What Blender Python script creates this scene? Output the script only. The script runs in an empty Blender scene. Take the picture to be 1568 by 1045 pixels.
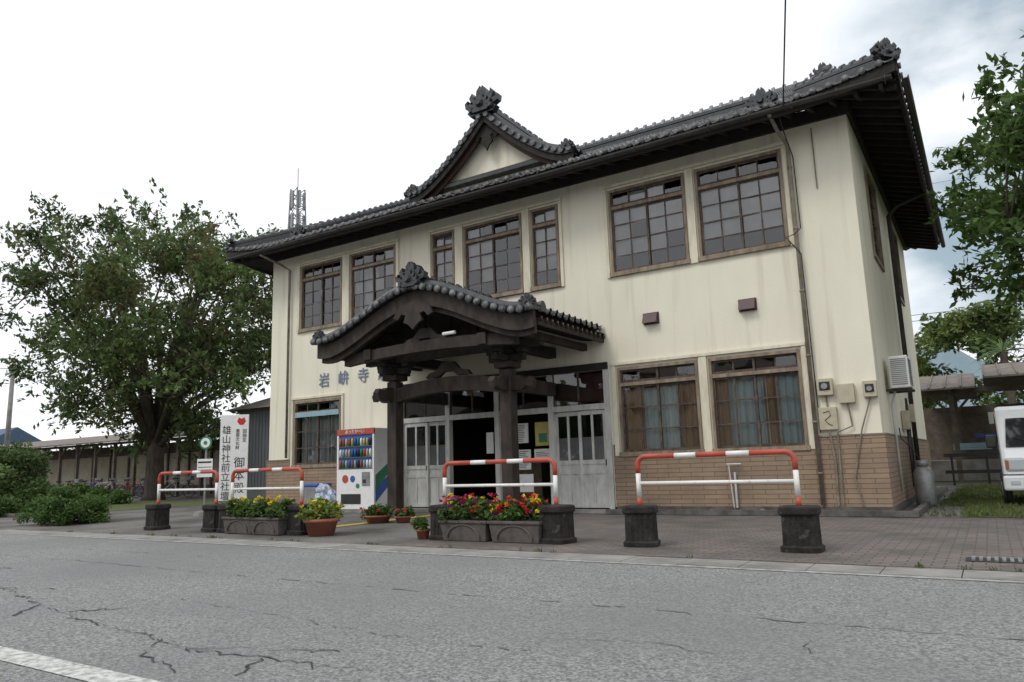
import bpy, math, numpy as np
from mathutils import Vector, Matrix
rng = np.random.default_rng(7)
scene = bpy.context.scene

# ------------------------------------------------------------------ materials
def nt(m):
    m.use_nodes = True
    n = m.node_tree
    return n, n.nodes, n.links, n.nodes['Principled BSDF']

def mat(name, c1, c2=None, scale=3.0, rough=0.8, bump=0.0, bscale=None, stretch=(1,1,1), metal=0.0, spec=0.5,
        detail=8.0, lo=0.35, hi=0.65, c3=None, s3=0.4, lo3=0.5, hi3=0.7, coat=0.0, st3=None):
    m = bpy.data.materials.new(name)
    t, N, L, b = nt(m)
    b.inputs['Roughness'].default_value = rough
    b.inputs['Metallic'].default_value = metal
    b.inputs['Specular IOR Level'].default_value = spec
    b.inputs['Coat Weight'].default_value = coat
    b.inputs['Base Color'].default_value = (*c1, 1)
    tc = N.new('ShaderNodeTexCoord'); mp = N.new('ShaderNodeMapping')
    mp.inputs['Scale'].default_value = stretch
    L.new(tc.outputs['Object'], mp.inputs['Vector'])
    if c2 is not None:
        n = N.new('ShaderNodeTexNoise'); n.inputs['Scale'].default_value = scale; n.inputs['Detail'].default_value = detail
        n.inputs['Roughness'].default_value = 0.65
        L.new(mp.outputs[0], n.inputs['Vector'])
        r = N.new('ShaderNodeValToRGB'); r.color_ramp.elements[0].position = lo; r.color_ramp.elements[1].position = hi
        r.color_ramp.elements[0].color = (*c1, 1); r.color_ramp.elements[1].color = (*c2, 1)
        L.new(n.outputs['Fac'], r.inputs['Fac'])
        out = r.outputs['Color']
        if c3 is not None:
            n3 = N.new('ShaderNodeTexNoise'); n3.inputs['Scale'].default_value = s3; n3.inputs['Detail'].default_value = 6
            if st3:
                mp3=N.new('ShaderNodeMapping'); mp3.inputs['Scale'].default_value=st3; L.new(tc.outputs['Object'],mp3.inputs['Vector']); L.new(mp3.outputs[0],n3.inputs['Vector'])
            else: L.new(mp.outputs[0], n3.inputs['Vector'])
            mr = N.new('ShaderNodeMapRange'); mr.inputs['From Min'].default_value = lo3; mr.inputs['From Max'].default_value = hi3
            L.new(n3.outputs['Fac'], mr.inputs['Value'])
            mx = N.new('ShaderNodeMix'); mx.data_type = 'RGBA'
            mx.inputs['B'].default_value = (*c3, 1)
            L.new(mr.outputs[0], mx.inputs['Factor']); L.new(out, mx.inputs['A'])
            out = mx.outputs['Result']
        L.new(out, b.inputs['Base Color'])
    if bump > 0:
        nb = N.new('ShaderNodeTexNoise'); nb.inputs['Scale'].default_value = bscale or scale*6; nb.inputs['Detail'].default_value = 6
        L.new(mp.outputs[0], nb.inputs['Vector'])
        bp = N.new('ShaderNodeBump'); bp.inputs['Strength'].default_value = bump; bp.inputs['Distance'].default_value = 0.02
        L.new(nb.outputs['Fac'], bp.inputs['Height']); L.new(bp.outputs[0], b.inputs['Normal'])
    return m

def brickmat(name, c1, c2, mortar, bw, bh, ms, wall=True, rough=0.8, bump=0.4, dirt=(0.1,0.09,0.08), dlo=.45, dhi=.75, dmax=.8):
    m = bpy.data.materials.new(name)
    t, N, L, b = nt(m)
    tc = N.new('ShaderNodeTexCoord'); sx = N.new('ShaderNodeSeparateXYZ'); L.new(tc.outputs['Object'], sx.inputs[0])
    cb = N.new('ShaderNodeCombineXYZ')
    if wall:
        ad = N.new('ShaderNodeMath'); ad.operation = 'ADD'
        L.new(sx.outputs['X'], ad.inputs[0]); L.new(sx.outputs['Y'], ad.inputs[1])
        L.new(ad.outputs[0], cb.inputs['X']); L.new(sx.outputs['Z'], cb.inputs['Y'])
    else:
        L.new(sx.outputs['X'], cb.inputs['X']); L.new(sx.outputs['Y'], cb.inputs['Y'])
    br = N.new('ShaderNodeTexBrick')
    br.inputs['Scale'].default_value = 1; br.inputs['Brick Width'].default_value = bw; br.inputs['Row Height'].default_value = bh
    br.inputs['Mortar Size'].default_value = ms; br.inputs['Mortar Smooth'].default_value = .3
    br.inputs['Color1'].default_value = (*c1,1); br.inputs['Color2'].default_value = (*c2,1); br.inputs['Mortar'].default_value = (*mortar,1)
    L.new(cb.outputs[0], br.inputs['Vector'])
    n = N.new('ShaderNodeTexNoise'); n.inputs['Scale'].default_value = 1.1; n.inputs['Detail'].default_value = 9; n.inputs['Roughness'].default_value=.7
    L.new(tc.outputs['Object'], n.inputs['Vector'])
    mr = N.new('ShaderNodeMapRange'); mr.inputs['From Min'].default_value = dlo; mr.inputs['From Max'].default_value = dhi; mr.inputs['To Max'].default_value = dmax
    L.new(n.outputs['Fac'], mr.inputs['Value'])
    mx = N.new('ShaderNodeMix'); mx.data_type='RGBA'; mx.inputs['B'].default_value=(*dirt,1)
    L.new(mr.outputs[0], mx.inputs['Factor']); L.new(br.outputs['Color'], mx.inputs['A'])
    L.new(mx.outputs['Result'], b.inputs['Base Color'])
    b.inputs['Roughness'].default_value = rough
    bp = N.new('ShaderNodeBump'); bp.inputs['Strength'].default_value = bump; bp.inputs['Distance'].default_value = .01; bp.invert = True
    L.new(br.outputs['Fac'], bp.inputs['Height']); L.new(bp.outputs[0], b.inputs['Normal'])
    return m

def glassmat(name, tint=(1,1,1), extra=.07):
    m = bpy.data.materials.new(name); m.use_nodes = True
    N = m.node_tree.nodes; L = m.node_tree.links; N.clear()
    o = N.new('ShaderNodeOutputMaterial'); tr = N.new('ShaderNodeBsdfTransparent'); gl = N.new('ShaderNodeBsdfGlossy')
    gl.inputs['Roughness'].default_value = .03; tr.inputs['Color'].default_value = (*tint,1)
    tc = N.new('ShaderNodeTexCoord'); n = N.new('ShaderNodeTexNoise'); n.inputs['Scale'].default_value = 2.2; n.inputs['Detail'].default_value = 1
    L.new(tc.outputs['Object'], n.inputs['Vector'])
    bp = N.new('ShaderNodeBump'); bp.inputs['Strength'].default_value=.12; bp.inputs['Distance'].default_value=.05
    L.new(n.outputs['Fac'], bp.inputs['Height']); L.new(bp.outputs[0], gl.inputs['Normal'])
    fr = N.new('ShaderNodeFresnel'); fr.inputs['IOR'].default_value = 1.5
    ad = N.new('ShaderNodeMath'); ad.operation='ADD'; ad.inputs[1].default_value = extra
    L.new(fr.outputs[0], ad.inputs[0])
    mx = N.new('ShaderNodeMixShader'); L.new(ad.outputs[0], mx.inputs[0]); L.new(tr.outputs[0], mx.inputs[1]); L.new(gl.outputs[0], mx.inputs[2])
    L.new(mx.outputs[0], o.inputs[0])
    return m

def leafmat(name, rough=.6, trans=.35):
    m = bpy.data.materials.new(name)
    t, N, L, b = nt(m)
    a = N.new('ShaderNodeAttribute'); a.attribute_name = 'col'
    L.new(a.outputs['Color'], b.inputs['Base Color'])
    b.inputs['Roughness'].default_value = rough; b.inputs['Specular IOR Level'].default_value=.3
    tl = N.new('ShaderNodeBsdfTranslucent'); L.new(a.outputs['Color'], tl.inputs['Color'])
    mx = N.new('ShaderNodeMixShader'); mx.inputs[0].default_value = trans
    L.new(b.outputs[0], mx.inputs[1]); L.new(tl.outputs[0], mx.inputs[2])
    L.new(mx.outputs[0], N['Material Output'].inputs[0])
    return m

M = {}
M['plaster'] = mat('cream_plaster', (.775,.735,.60), (.72,.68,.55), scale=1.2, rough=.9, bump=.2, bscale=40, stretch=(1,1,.35), c3=(.50,.46,.37), s3=1.6, lo3=.54, hi3=.9, st3=(2.6,2.6,.16))
M['trim'] = mat('cream_trim_wood', (.70,.65,.51), (.46,.41,.31), scale=6, rough=.8, stretch=(1,1,.3), lo=.45, hi=.8)
M['brick'] = brickmat('tan_tile_dado', (.33,.235,.155), (.275,.195,.13), (.12,.088,.065), .46, .085, .007, dirt=(.12,.092,.07), dlo=.42, dhi=.85)
M['plinth'] = mat('plinth_stone', (.05,.047,.043), (.13,.12,.11), scale=4, bump=.4)
M['tile'] = mat('kawara_tile', (.010,.011,.013), (.045,.047,.05), scale=7, rough=.28, bump=.1, lo=.35, hi=.8)
M['tileedge'] = mat('kawara_edge', (.025,.026,.028), (.17,.17,.17), scale=5, rough=.45, lo=.38, hi=.68, detail=4)  # tile copy with bright highlight specks painted into the row edges
M['tilecap'] = mat('kawara_cap', (.012,.013,.015), (.06,.062,.066), scale=9, rough=.32, lo=.4, hi=.8)
M['capface'] = mat('kawara_cap_face', (.04,.041,.043), (.24,.24,.235), scale=6, rough=.5, lo=.42, hi=.68)  # light mottling stands for highlights on the caps, put into the colour
M['dark'] = mat('dark_timber', (.010,.008,.0065), (.026,.02,.016), scale=4, rough=.85, bump=.1)
M['porchwood'] = mat('porch_timber', (.014,.010,.008), (.05,.037,.029), scale=5, rough=.8, bump=.2, stretch=(1,1,.5))
M['redwood'] = mat('red_brown_board', (.07,.032,.022), (.04,.02,.015), scale=4, rough=.7)
M['winwood'] = mat('window_wood', (.15,.112,.075), (.31,.25,.18), scale=8, rough=.8, stretch=(1,1,.3))
M['sash'] = mat('sash_wood', (.04,.027,.022), (.12,.085,.063), scale=8, rough=.75)
M['glass'] = glassmat('window_glass')
M['interior'] = mat('dark_interior', (.02,.019,.018), (.045,.04,.037), scale=2)
M['frost'] = mat('frosted_grey', (.17,.17,.175), (.29,.285,.28), scale=1.6, rough=.5, detail=3, lo=.3, hi=.7)  # frosted glass; upstairs also the grey of reflections, put into the colour
M['curtain'] = mat('curtain_pale', (.42,.45,.44), (.30,.33,.33), scale=2, rough=.95, stretch=(6,1,.4))
M['curtainblue'] = mat('curtain_blue', (.46,.55,.55), (.36,.44,.45), scale=2, rough=.95, stretch=(6,1,.2))
M['curtainbr'] = mat('curtain_brown', (.34,.22,.13), (.22,.14,.085), scale=2, rough=.95, stretch=(6,1,.4))
M['whitewood'] = mat('white_painted_wood', (.56,.56,.53), (.30,.29,.265), scale=4, rough=.6, lo=.42, hi=.8, stretch=(2,2,.6))
M['white'] = mat('white_paint', (.78,.78,.76), (.6,.6,.57), scale=6, rough=.45, lo=.5, hi=.85)
M['railwhite'] = mat('rail_white', (.76,.76,.73), (.36,.30,.24), scale=11, rough=.5, lo=.55, hi=.78)
M['red'] = mat('red_paint', (.50,.065,.035), (.34,.075,.045), scale=8, rough=.5)
M['pipe'] = mat('downpipe', (.26,.23,.18), (.14,.11,.085), scale=5, rough=.6)
M['darkpipe'] = mat('gutter_dark', (.03,.026,.023), (.06,.052,.046), scale=5, rough=.55)
M['metalgrey'] = mat('grey_metal', (.32,.33,.33), (.2,.2,.2), scale=5, rough=.45, metal=.3)
M['beigebox'] = mat('beige_metal', (.50,.45,.32), (.40,.36,.26), scale=6, rough=.6)
M['black'] = mat('black_rubber', (.015,.015,.015), (.03,.03,.03), scale=4, rough=.6)
M['wscreen'] = mat('tinted_glass', (.02,.022,.025), rough=.06, spec=.8)
M['vent'] = mat('vent_brown', (.085,.04,.045), (.06,.03,.033), scale=4, rough=.5)
M['concrete'] = mat('concrete', (.31,.30,.28), (.2,.19,.175), scale=2.5, rough=.9, bump=.3, bscale=60, c3=(.12,.115,.10), s3=1.2, lo3=.48, hi3=.75)
M['blockc'] = mat('weathered_block', (.012,.0105,.009), (.05,.044,.038), scale=6, rough=.95, bump=.6, bscale=35, lo=.4, hi=.8, c3=(.14,.125,.11), s3=5, lo3=.62, hi3=.75)
M['asphalt'] = mat('asphalt', (.11,.11,.108), (.42,.42,.41), scale=55, rough=.88, bump=.7, bscale=60, lo=.38, hi=.74, detail=3, c3=(.17,.17,.168), s3=.35, lo3=.42, hi3=.75)
M['forecourt'] = mat('forecourt_asphalt', (.095,.09,.082), (.21,.2,.185), scale=30, rough=.9, bump=.4, bscale=60, c3=(.06,.055,.048), s3=.7, lo3=.42, hi3=.66)
M['paver'] = brickmat('brick_pavers', (.20,.155,.135), (.14,.13,.125), (.05,.046,.038), .21, .105, .008, wall=False, dirt=(.075,.07,.057), dlo=.42, dhi=.62)
M['ground'] = mat('ground_soil', (.07,.065,.045), (.05,.06,.03), scale=.6, rough=1)
M['grass'] = mat('grass', (.06,.09,.02), (.11,.12,.045), scale=5, rough=1, bump=.6, bscale=60, c3=(.12,.10,.07), s3=.8, lo3=.55, hi3=.75)
M['roadline'] = mat('road_paint', (.58,.58,.55), (.26,.26,.25), scale=18, rough=.8, lo=.42, hi=.62)
M['roadline2'] = mat('road_paint_worn', (.40,.40,.38), (.22,.22,.215), scale=9, rough=.8, lo=.4, hi=.6)
M['crack'] = mat('crack', (.025,.025,.025), (.04,.04,.04), scale=5)
M['seam'] = mat('seam', (.12,.12,.12), (.18,.18,.18), scale=5)
M['bark'] = mat('bark', (.045,.035,.028), (.1,.08,.06), scale=9, rough=.95, bump=.6, bscale=25, stretch=(1,1,.3))
M['leaf'] = leafmat('leaves')
M['flower'] = leafmat('flowers')
M['greywall'] = mat('grey_siding', (.15,.16,.17), (.11,.115,.12), scale=2, stretch=(1,1,.2))
M['shedwall'] = mat('shed_wall', (.50,.45,.36), (.36,.31,.24), scale=1.5)
M['oldwood'] = mat('weathered_wood', (.15,.12,.095), (.08,.062,.05), scale=4, rough=.85)
M['rust'] = mat('old_roof_metal', (.20,.175,.15), (.11,.085,.07), scale=3, rough=.8)
M['steel'] = mat('lattice_steel', (.3,.31,.32), (.22,.22,.23), scale=5, rough=.5)
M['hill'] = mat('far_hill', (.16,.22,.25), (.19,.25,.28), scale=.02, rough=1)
M['yellowp'] = mat('tactile_yellow', (.5,.36,.05), (.35,.26,.06), scale=12)
M['terra'] = mat('terracotta', (.33,.11,.06), (.22,.08,.05), scale=6, rough=.8)
M['trough'] = mat('trough_resin', (.065,.055,.05), (.12,.105,.095), scale=7, rough=.8, bump=.3)
M['blue'] = mat('blue_paint', (.04,.13,.42), (.03,.1,.35), scale=4, rough=.4)
M['green'] = mat('green_paint', (.03,.22,.12), (.03,.17,.1), scale=4, rough=.4)
M['yellow'] = mat('yellow_paint', (.55,.47,.12), (.45,.38,.1), scale=4, rough=.5)
M['ink'] = mat('black_ink', (.015,.015,.018))
M['redink'] = mat('red_ink', (.5,.03,.03))
M['blueink'] = mat('blue_ink', (.15,.2,.29), (.22,.26,.34), scale=9)
M['soil'] = mat('potting_soil', (.03,.022,.015), (.05,.04,.03), scale=20)
M['carpaint'] = mat('van_white', (.70,.72,.73), (.66,.68,.69), scale=2, rough=.25, coat=.6)
M['lamp'] = mat('headlight', (.45,.48,.5), rough=.1, spec=.8)
M['houseblue'] = mat('blue_roof', (.08,.13,.2), (.06,.10,.16), scale=3)
M['paleblue'] = mat('pale_blue_frame', (.28,.42,.47), (.22,.33,.38), scale=5)
M['bagblue'] = mat('plastic_bag', (.20,.24,.42), (.55,.6,.68), scale=9, rough=.35, bump=.9, bscale=14, lo=.42, hi=.55)
M['leafgreen']=mat('palm_green',(.08,.13,.05),(.12,.18,.07),scale=3)

# ------------------------------------------------------------------ geometry helpers
class Part:
    def __init__(s): s.v=[]; s.f=[]
    def add(s, v, f):
        o=len(s.v); s.v.extend([tuple(map(float,p)) for p in v]); s.f.extend([tuple(int(i)+o for i in q) for q in f])
class Ob:
    def __init__(s, name, loc=(0,0,0), rz=0):
        s.e = bpy.data.objects.new(name, None); scene.collection.objects.link(s.e)
        s.e.location=loc; s.e.rotation_euler=(0,0,rz); s.e.empty_display_size=.2
        s.parts={}
    def p(s, name, m, smooth=False, bevel=0):
        k=name
        if k not in s.parts: s.parts[k]=(Part(), m, smooth, bevel)
        return s.parts[k][0]
    def done(s):
        for k,(P,m,sm,bv) in s.parts.items():
            if not P.v: continue
            me=bpy.data.meshes.new(k); me.from_pydata(P.v,[],P.f); me.materials.append(M[m])
            if sm: me.polygons.foreach_set('use_smooth',[True]*len(me.polygons))
            o=bpy.data.objects.new(k,me); scene.collection.objects.link(o); o.parent=s.e
            if bv:
                b=o.modifiers.new('b','BEVEL'); b.width=bv; b.segments=2; b.limit_method='ANGLE'
            me.update()
BF=[(0,3,2,1),(4,5,6,7),(0,1,5,4),(1,2,6,5),(2,3,7,6),(3,0,4,7)]
def box(P,x0,x1,y0,y1,z0,z1):
    P.add([(x0,y0,z0),(x1,y0,z0),(x1,y1,z0),(x0,y1,z0),(x0,y0,z1),(x1,y0,z1),(x1,y1,z1),(x0,y1,z1)],BF)
def beam(P,a,b,w,h,up=(0,0,1)):
    a=Vector(a); b=Vector(b); d=(b-a).normalized(); u=Vector(up)
    if abs(d.dot(u))>.98: u=Vector((0,1,0))
    s=d.cross(u).normalized(); u=s.cross(d).normalized()
    v=[]
    for p in (a,b):
        for sx,sy in ((-1,-1),(1,-1),(1,1),(-1,1)):
            v.append(p+s*sx*w/2+u*sy*h/2)
    P.add(v,[(0,1,2,3),(7,6,5,4),(0,4,5,1),(1,5,6,2),(2,6,7,3),(3,7,4,0)])
def tube(P,pts,rad,n=8,cap=True):
    pts=[Vector(p) for p in pts]
    if not hasattr(rad,'__len__'): rad=[rad]*len(pts)
    v=[];f=[]; ref=None
    for i,p in enumerate(pts):
        d=(pts[min(i+1,len(pts)-1)]-pts[max(i-1,0)]).normalized()
        if ref is None:
            ref=Vector((0,0,1)) if abs(d.z)<.9 else Vector((1,0,0))
        s=d.cross(ref)
        if s.length<1e-4: s=d.cross(Vector((0,1,0)))
        s.normalize(); u=s.cross(d).normalized(); ref=u
        for k in range(n):
            a=2*math.pi*k/n
            v.append(p+(s*math.cos(a)+u*math.sin(a))*rad[i])
    m=len(pts)
    for i in range(m-1):
        for k in range(n):
            f.append((i*n+k,i*n+(k+1)%n,(i+1)*n+(k+1)%n,(i+1)*n+k))
    if cap: f.append(tuple(range(n))[::-1]); f.append(tuple((m-1)*n+k for k in range(n)))
    P.add(v,f)
def sweep(P,path,sec,side=None):
    path=[Vector(p) for p in path]; m=len(path); n=len(sec); v=[]; f=[]
    for i,p in enumerate(path):
        if side is None:
            d=(path[min(i+1,m-1)]-path[max(i-1,0)]).normalized(); s=d.cross(Vector((0,0,1))).normalized()
        else: s=Vector(side)
        for a,b in sec: v.append(p+s*a+Vector((0,0,b)))
    for i in range(m-1):
        for k in range(n): f.append((i*n+k,i*n+(k+1)%n,(i+1)*n+(k+1)%n,(i+1)*n+k))
    f.append(tuple(range(n))[::-1]); f.append(tuple((m-1)*n+k for k in range(n)))
    P.add(v,f)
def prism(P,outline,org,ax,ay,az,depth):
    org=Vector(org);ax=Vector(ax);ay=Vector(ay);az=Vector(az); n=len(outline)
    v=[org+ax*a+ay*b for a,b in outline]+[org+ax*a+ay*b+az*depth for a,b in outline]
    f=[tuple(range(n)),tuple(range(2*n-1,n-1,-1))]+[(k,n+k,n+(k+1)%n,(k+1)%n) for k in range(n)]
    P.add(v,f)
def disc(P,c,r,axis=(0,-1,0),th=.03,n=10):
    c=Vector(c); tube(P,[c,c+Vector(axis)*th],r,n)
def _c(P,axis,a0,a1,z0,z1,d0,d1):
    if axis=='x': box(P,a0,a1,d0,d1,z0,z1)
    else: box(P,d0,d1,a0,a1,z0,z1)
def cells(P,axis,a0,a1,z0,z1,ops,d0,d1):
    xs=sorted({a0,a1,*[min(max(o[0],a0),a1) for o in ops],*[min(max(o[1],a0),a1) for o in ops]})
    zs=sorted({z0,z1,*[min(max(o[2],z0),z1) for o in ops],*[min(max(o[3],z0),z1) for o in ops]})
    for i in range(len(xs)-1):
        run=None
        for j in range(len(zs)-1):
            cx=(xs[i]+xs[i+1])/2; cz=(zs[j]+zs[j+1])/2
            hole=any(o[0]<cx<o[1] and o[2]<cz<o[3] for o in ops)
            if hole:
                if run is not None: _c(P,axis,xs[i],xs[i+1],run,zs[j],d0,d1); run=None
            elif run is None: run=zs[j]
        if run is not None: _c(P,axis,xs[i],xs[i+1],run,zs[-1],d0,d1)

def leafmesh(name,parent,p,a,b,s,col,m,elong,wid=.35):
    n=len(p)
    v=np.stack([p-a*s*.5*elong, p-b*s*wid, p+a*s*.5*elong, p+b*s*wid],1).reshape(-1,3)
    me=bpy.data.meshes.new(name)
    me.vertices.add(n*4); me.vertices.foreach_set('co',v.ravel())
    me.loops.add(n*4); me.loops.foreach_set('vertex_index',np.arange(n*4,dtype=np.int32))
    me.polygons.add(n); me.polygons.foreach_set('loop_start',np.arange(0,n*4,4,dtype=np.int32))
    me.update(calc_edges=True)
    at=me.color_attributes.new('col','FLOAT_COLOR','POINT')
    c4=np.ones((n*4,4)); c4[:,:3]=np.repeat(np.clip(col,.004,1),4,0); at.data.foreach_set('color',c4.ravel())
    me.materials.append(M[m]); o=bpy.data.objects.new(name,me); scene.collection.objects.link(o)
    if parent is not None: o.parent=parent
    return o
def nrm(a): return a/(np.linalg.norm(a,axis=1)[:,None]+1e-9)
def leaves(name, parent, centers, rad, per, size, palette, flat=.6, m='leaf', jit=.25, elong=1.6, up=.0):
    centers=np.asarray(centers,float); n=len(centers)*per
    c=np.repeat(centers,per,0); R=np.repeat(np.asarray(rad,float)*np.ones(len(centers)),per)
    d=nrm(rng.normal(size=(n,3))); rr=rng.random(n)**.45
    off=d*(rr*R)[:,None]; off[:,2]*=flat
    p=c+off
    a=rng.normal(size=(n,3)); a[:,2]*=.6
    if up>0: a=rng.normal(size=(n,3))*.35; a[:,2]=up
    a=nrm(a); b=rng.normal(size=(n,3)); b[:,2]*=.5; b-=a*(a*b).sum(1)[:,None]; b=nrm(b)
    s=size*(.6+.8*rng.random(n))[:,None]
    pal=np.asarray(palette,float)
    cc=np.repeat(pal[rng.integers(0,len(pal),len(centers))],per,0)
    lf=pal[rng.integers(0,len(pal),n)]
    col=(cc*.55+lf*.45)*(1+jit*rng.normal(size=(n,1)))
    return leafmesh(name,parent,p,a,b,s,col,m,elong,.35 if up==0 else .1)
def sprays(name,parent,cl,origin,ntw,nl,length,size,palette,gravity=.0,twP=None,spread=.7):
    """leafy twigs radiating from every clump, outward from the crown's heart"""
    cl=np.asarray(cl); o=nrm(cl-np.asarray(origin)); K=len(cl)
    T=K*ntw; st=np.repeat(cl,ntw,0)+rng.normal(size=(T,3))*.2*length
    d=nrm(np.repeat(o,ntw,0)+rng.normal(size=(T,3))*spread); d[:,2]=d[:,2]*.8+.12; d=nrm(d)
    ln=length*(.5+.8*rng.random(T))
    st-= d*(ln*.45)[:,None]
    t=rng.random((T,nl)); bend=-gravity*(t**2)
    p=st[:,None,:]+d[:,None,:]*(t*ln[:,None])[...,None]; p[...,2]+=bend*ln[:,None]
    wd=(.10*length+.02)*(1.15-t)[...,None]
    p=p+rng.normal(size=p.shape)*wd
    n=T*nl; p=p.reshape(-1,3); dd=np.repeat(d,nl,0)
    a=nrm(dd*.6+rng.normal(size=(n,3))*.6); b=rng.normal(size=(n,3)); b[:,2]*=.5; b-=a*(a*b).sum(1)[:,None]; b=nrm(b)
    s=size*(.55+.8*rng.random(n))[:,None]
    pal=np.asarray(palette,float)
    cc=np.repeat(pal[rng.integers(0,len(pal),K)],ntw*nl,0); tw=np.repeat(pal[rng.integers(0,len(pal),T)],nl,0)
    col=(cc*.5+tw*.5)*(1+.18*rng.normal(size=(n,1)))*np.repeat(.8+.45*rng.random(K),ntw*nl)[:,None]
    leafmesh(name,parent,p,a,b,s,col,'leaf',1.7)
    if twP is not None:
        for i in range(0,T,3): tube(twP,[st[i],st[i]+d[i]*ln[i]*.8],[.014,.005],3,False)

def text(parent,s,loc,size,rot,m,ext=.004,line=1.0,al='CENTER'):
    c=bpy.data.curves.new('lettering','FONT'); c.body=s; c.size=size; c.align_x=al; c.align_y='CENTER'; c.extrude=ext; c.space_line=line
    c.materials.append(M[m]); o=bpy.data.objects.new('lettering',c); scene.collection.objects.link(o); o.parent=parent
    o.location=loc; o.rotation_euler=rot; return o

def tiles(P,fn,s0,s1,pitch,T,row,tmax=None,per=8,amp=.034,step=.045,P2=None):
    nt_=max(1,int(round(abs(s1-s0)/pitch))); ns=nt_*per
    s=np.linspace(s0,s1,ns+1); ph=2*np.pi*np.arange(ns+1)/per
    w=amp*np.cos(ph)+.4*amp*np.cos(2*ph+.7)
    nr=int(math.ceil(T/row)); rows=[]
    for i in range(nr):
        rows.append((i*row,step)); rows.append((min((i+1)*row,T),0))
    v=[]
    for t,o in rows:
        tt=np.full_like(s,t)
        if tmax is not None: tt=np.minimum(tt,tmax(s))
        x,y,z=fn(s,tt)
        jit=np.repeat(rng.normal(size=nt_+1)*.005,per)[:ns+1]
        v.append(np.stack([x,y,z+w+o+(jit if o>0 else 0)],1))
    V=np.concatenate(v); n=ns+1; f=[];f2=[]
    for j in range(len(rows)-1):
        tgt=f if (j%2==0 or P2 is None) else f2
        for i in range(ns): tgt.append((j*n+i,j*n+i+1,(j+1)*n+i+1,(j+1)*n+i))
    P.add(V,f)
    if P2 is not None: P2.add(V,f2)

ONI=[(-.30,0),(-.38,.10),(-.26,.15),(-.42,.22),(-.44,.34),(-.36,.40),(-.38,.31),(-.26,.29),(-.32,.44),(-.24,.54),(-.22,.44),(-.14,.42),(-.12,.56),(-.03,.66),(0,.56),(.03,.66),(.12,.56),(.14,.42),(.22,.44),(.24,.54),(.32,.44),(.26,.29),(.38,.31),(.36,.40),(.44,.34),(.42,.22),(.26,.15),(.38,.10),(.30,0)]
def oni(P,c,ax=(1,0,0),az=(0,1,0),s=1.0,th=.16):
    c=Vector(c); prism(P,[(a*s,b*s) for a,b in ONI],c,ax,(0,0,1),az,th*s)
    n=Vector(az)*-1
    prism(P,[(a*s*.62,b*s*.66+.04*s) for a,b in ONI],c+n*.07*s,ax,(0,0,1),az,.08*s)
    tube(P,[c+Vector((0,0,.22*s)),c+Vector((0,0,.22*s))+n*.15*s],[.13*s,.07*s],10)
    for q in (-1,1):
        tube(P,[c+Vector(ax)*q*.25*s+Vector((0,0,.12*s)),c+Vector(ax)*q*.25*s+Vector((0,0,.12*s))+n*.08*s],[.08*s,.05*s],8)
def ridge(P,a,b,w=.26,h=.3,bead=.28):
    hw=w/2
    sec=[(-hw,-.1),(-hw,h*.3),(-hw*.75,h*.3),(-hw*.75,h*.38),(-hw,h*.38),(-hw,h*.62),(-hw*.7,h*.64),(-hw*.5,h*.88),(0,h),(hw*.5,h*.88),(hw*.7,h*.64),(hw,h*.62),(hw,h*.38),(hw*.75,h*.38),(hw*.75,h*.3),(hw,h*.3),(hw,-.1)]
    sweep(P,[a,b],sec)
    a=Vector(a);b=Vector(b);L=(b-a).length;n=int(L/bead);d=(b-a)/max(L,1e-6)
    for i in range(n+1):
        q=a+d*(i*L/max(n,1))
        sweep(P,[q-d*.04,q+d*.04],[(-hw*.85,h*.6),(-hw*.6,h*.97),(0,h*1.17),(hw*.6,h*.97),(hw*.85,h*.6)])

# ------------------------------------------------------------------ STATION BUILDING
W=-15.83; DEP=10.6; XC=-7.9
B=Ob('station_building')
UW=[(-14.6,-12.95),(-12.63,-11.0),(-9.78,-9.07),(-8.77,-7.10),(-6.85,-6.12),(-4.86,-3.14),(-2.92,-1.21)]
LW=[(-14.78,-12.95),(-4.86,-3.14),(-2.92,-1.21)]
ops=[(a,b,4.95,6.85) for a,b in UW]+[(a,b,1.15,2.95) for a,b in LW]+[(-10.85,-5.08,-1,2.95)]
wall=B.p('walls','plaster')
cells(wall,'x',W,0,.1,7.45,ops,0,.2)
sops=[(1.9,3.5,4.95,6.85),(6.5,8.1,4.95,6.85)]
cells(wall,'y',.2,DEP,.1,7.45,sops,-.2,0)
box(wall,W,W+.2,.2,DEP,.1,7.45)
box(wall,W+.2,-.2,DEP-.2,DEP,.1,7.45)
da=B.p('brick_dado','brick')
cells(da,'x',W-.04,.04,.12,1.33,[(a-.06,b+.06,1.12,3) for a,b in LW]+[(-10.9,-5.03,-1,3)],-.04,-.002)
box(da,.002,.04,-.002,DEP+.03,.12,1.33)
box(da,W-.04,W-.002,-.002,DEP,.12,1.33)
cp0=B.p('dado_cap','pipe'); box(cp0,.002,.055,-.055,DEP,1.332,1.36)
for a,b in ((W-.05,-14.89),(-12.84,-10.9),(-5.03,-5.0),(-1.09,.0)): box(cp0,a,b,-.055,-.003,1.332,1.36)
pl=B.p('plinth','plinth')
box(pl,-5.0,.07,-.07,.0,0,.118); box(pl,W-.07,-10.9,-.07,0,0,.118); box(pl,.003,.07,.0,DEP,0,.118)
box(pl,-5.0,.35,-.62,-.5,0,.09); box(pl,.35,.45,-.62,9,0,.09)
fl=B.p('interior_floor','interior'); box(fl,W+.2,-.2,.2,DEP-.2,3.3,3.5); box(fl,W+.2,-.2,.2,DEP-.2,.02,.1)
bk=B.p('interior_backing','interior')  # dark backing planes behind the openings; the unlit rooms' dark is painted
box(bk,W+.2,-.2,1.6,1.7,3.5,7.4); box(bk,W+.2,-10.9,1.6,1.7,.1,3.3); box(bk,-5.0,-.2,1.6,1.7,.1,3.3)
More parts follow.
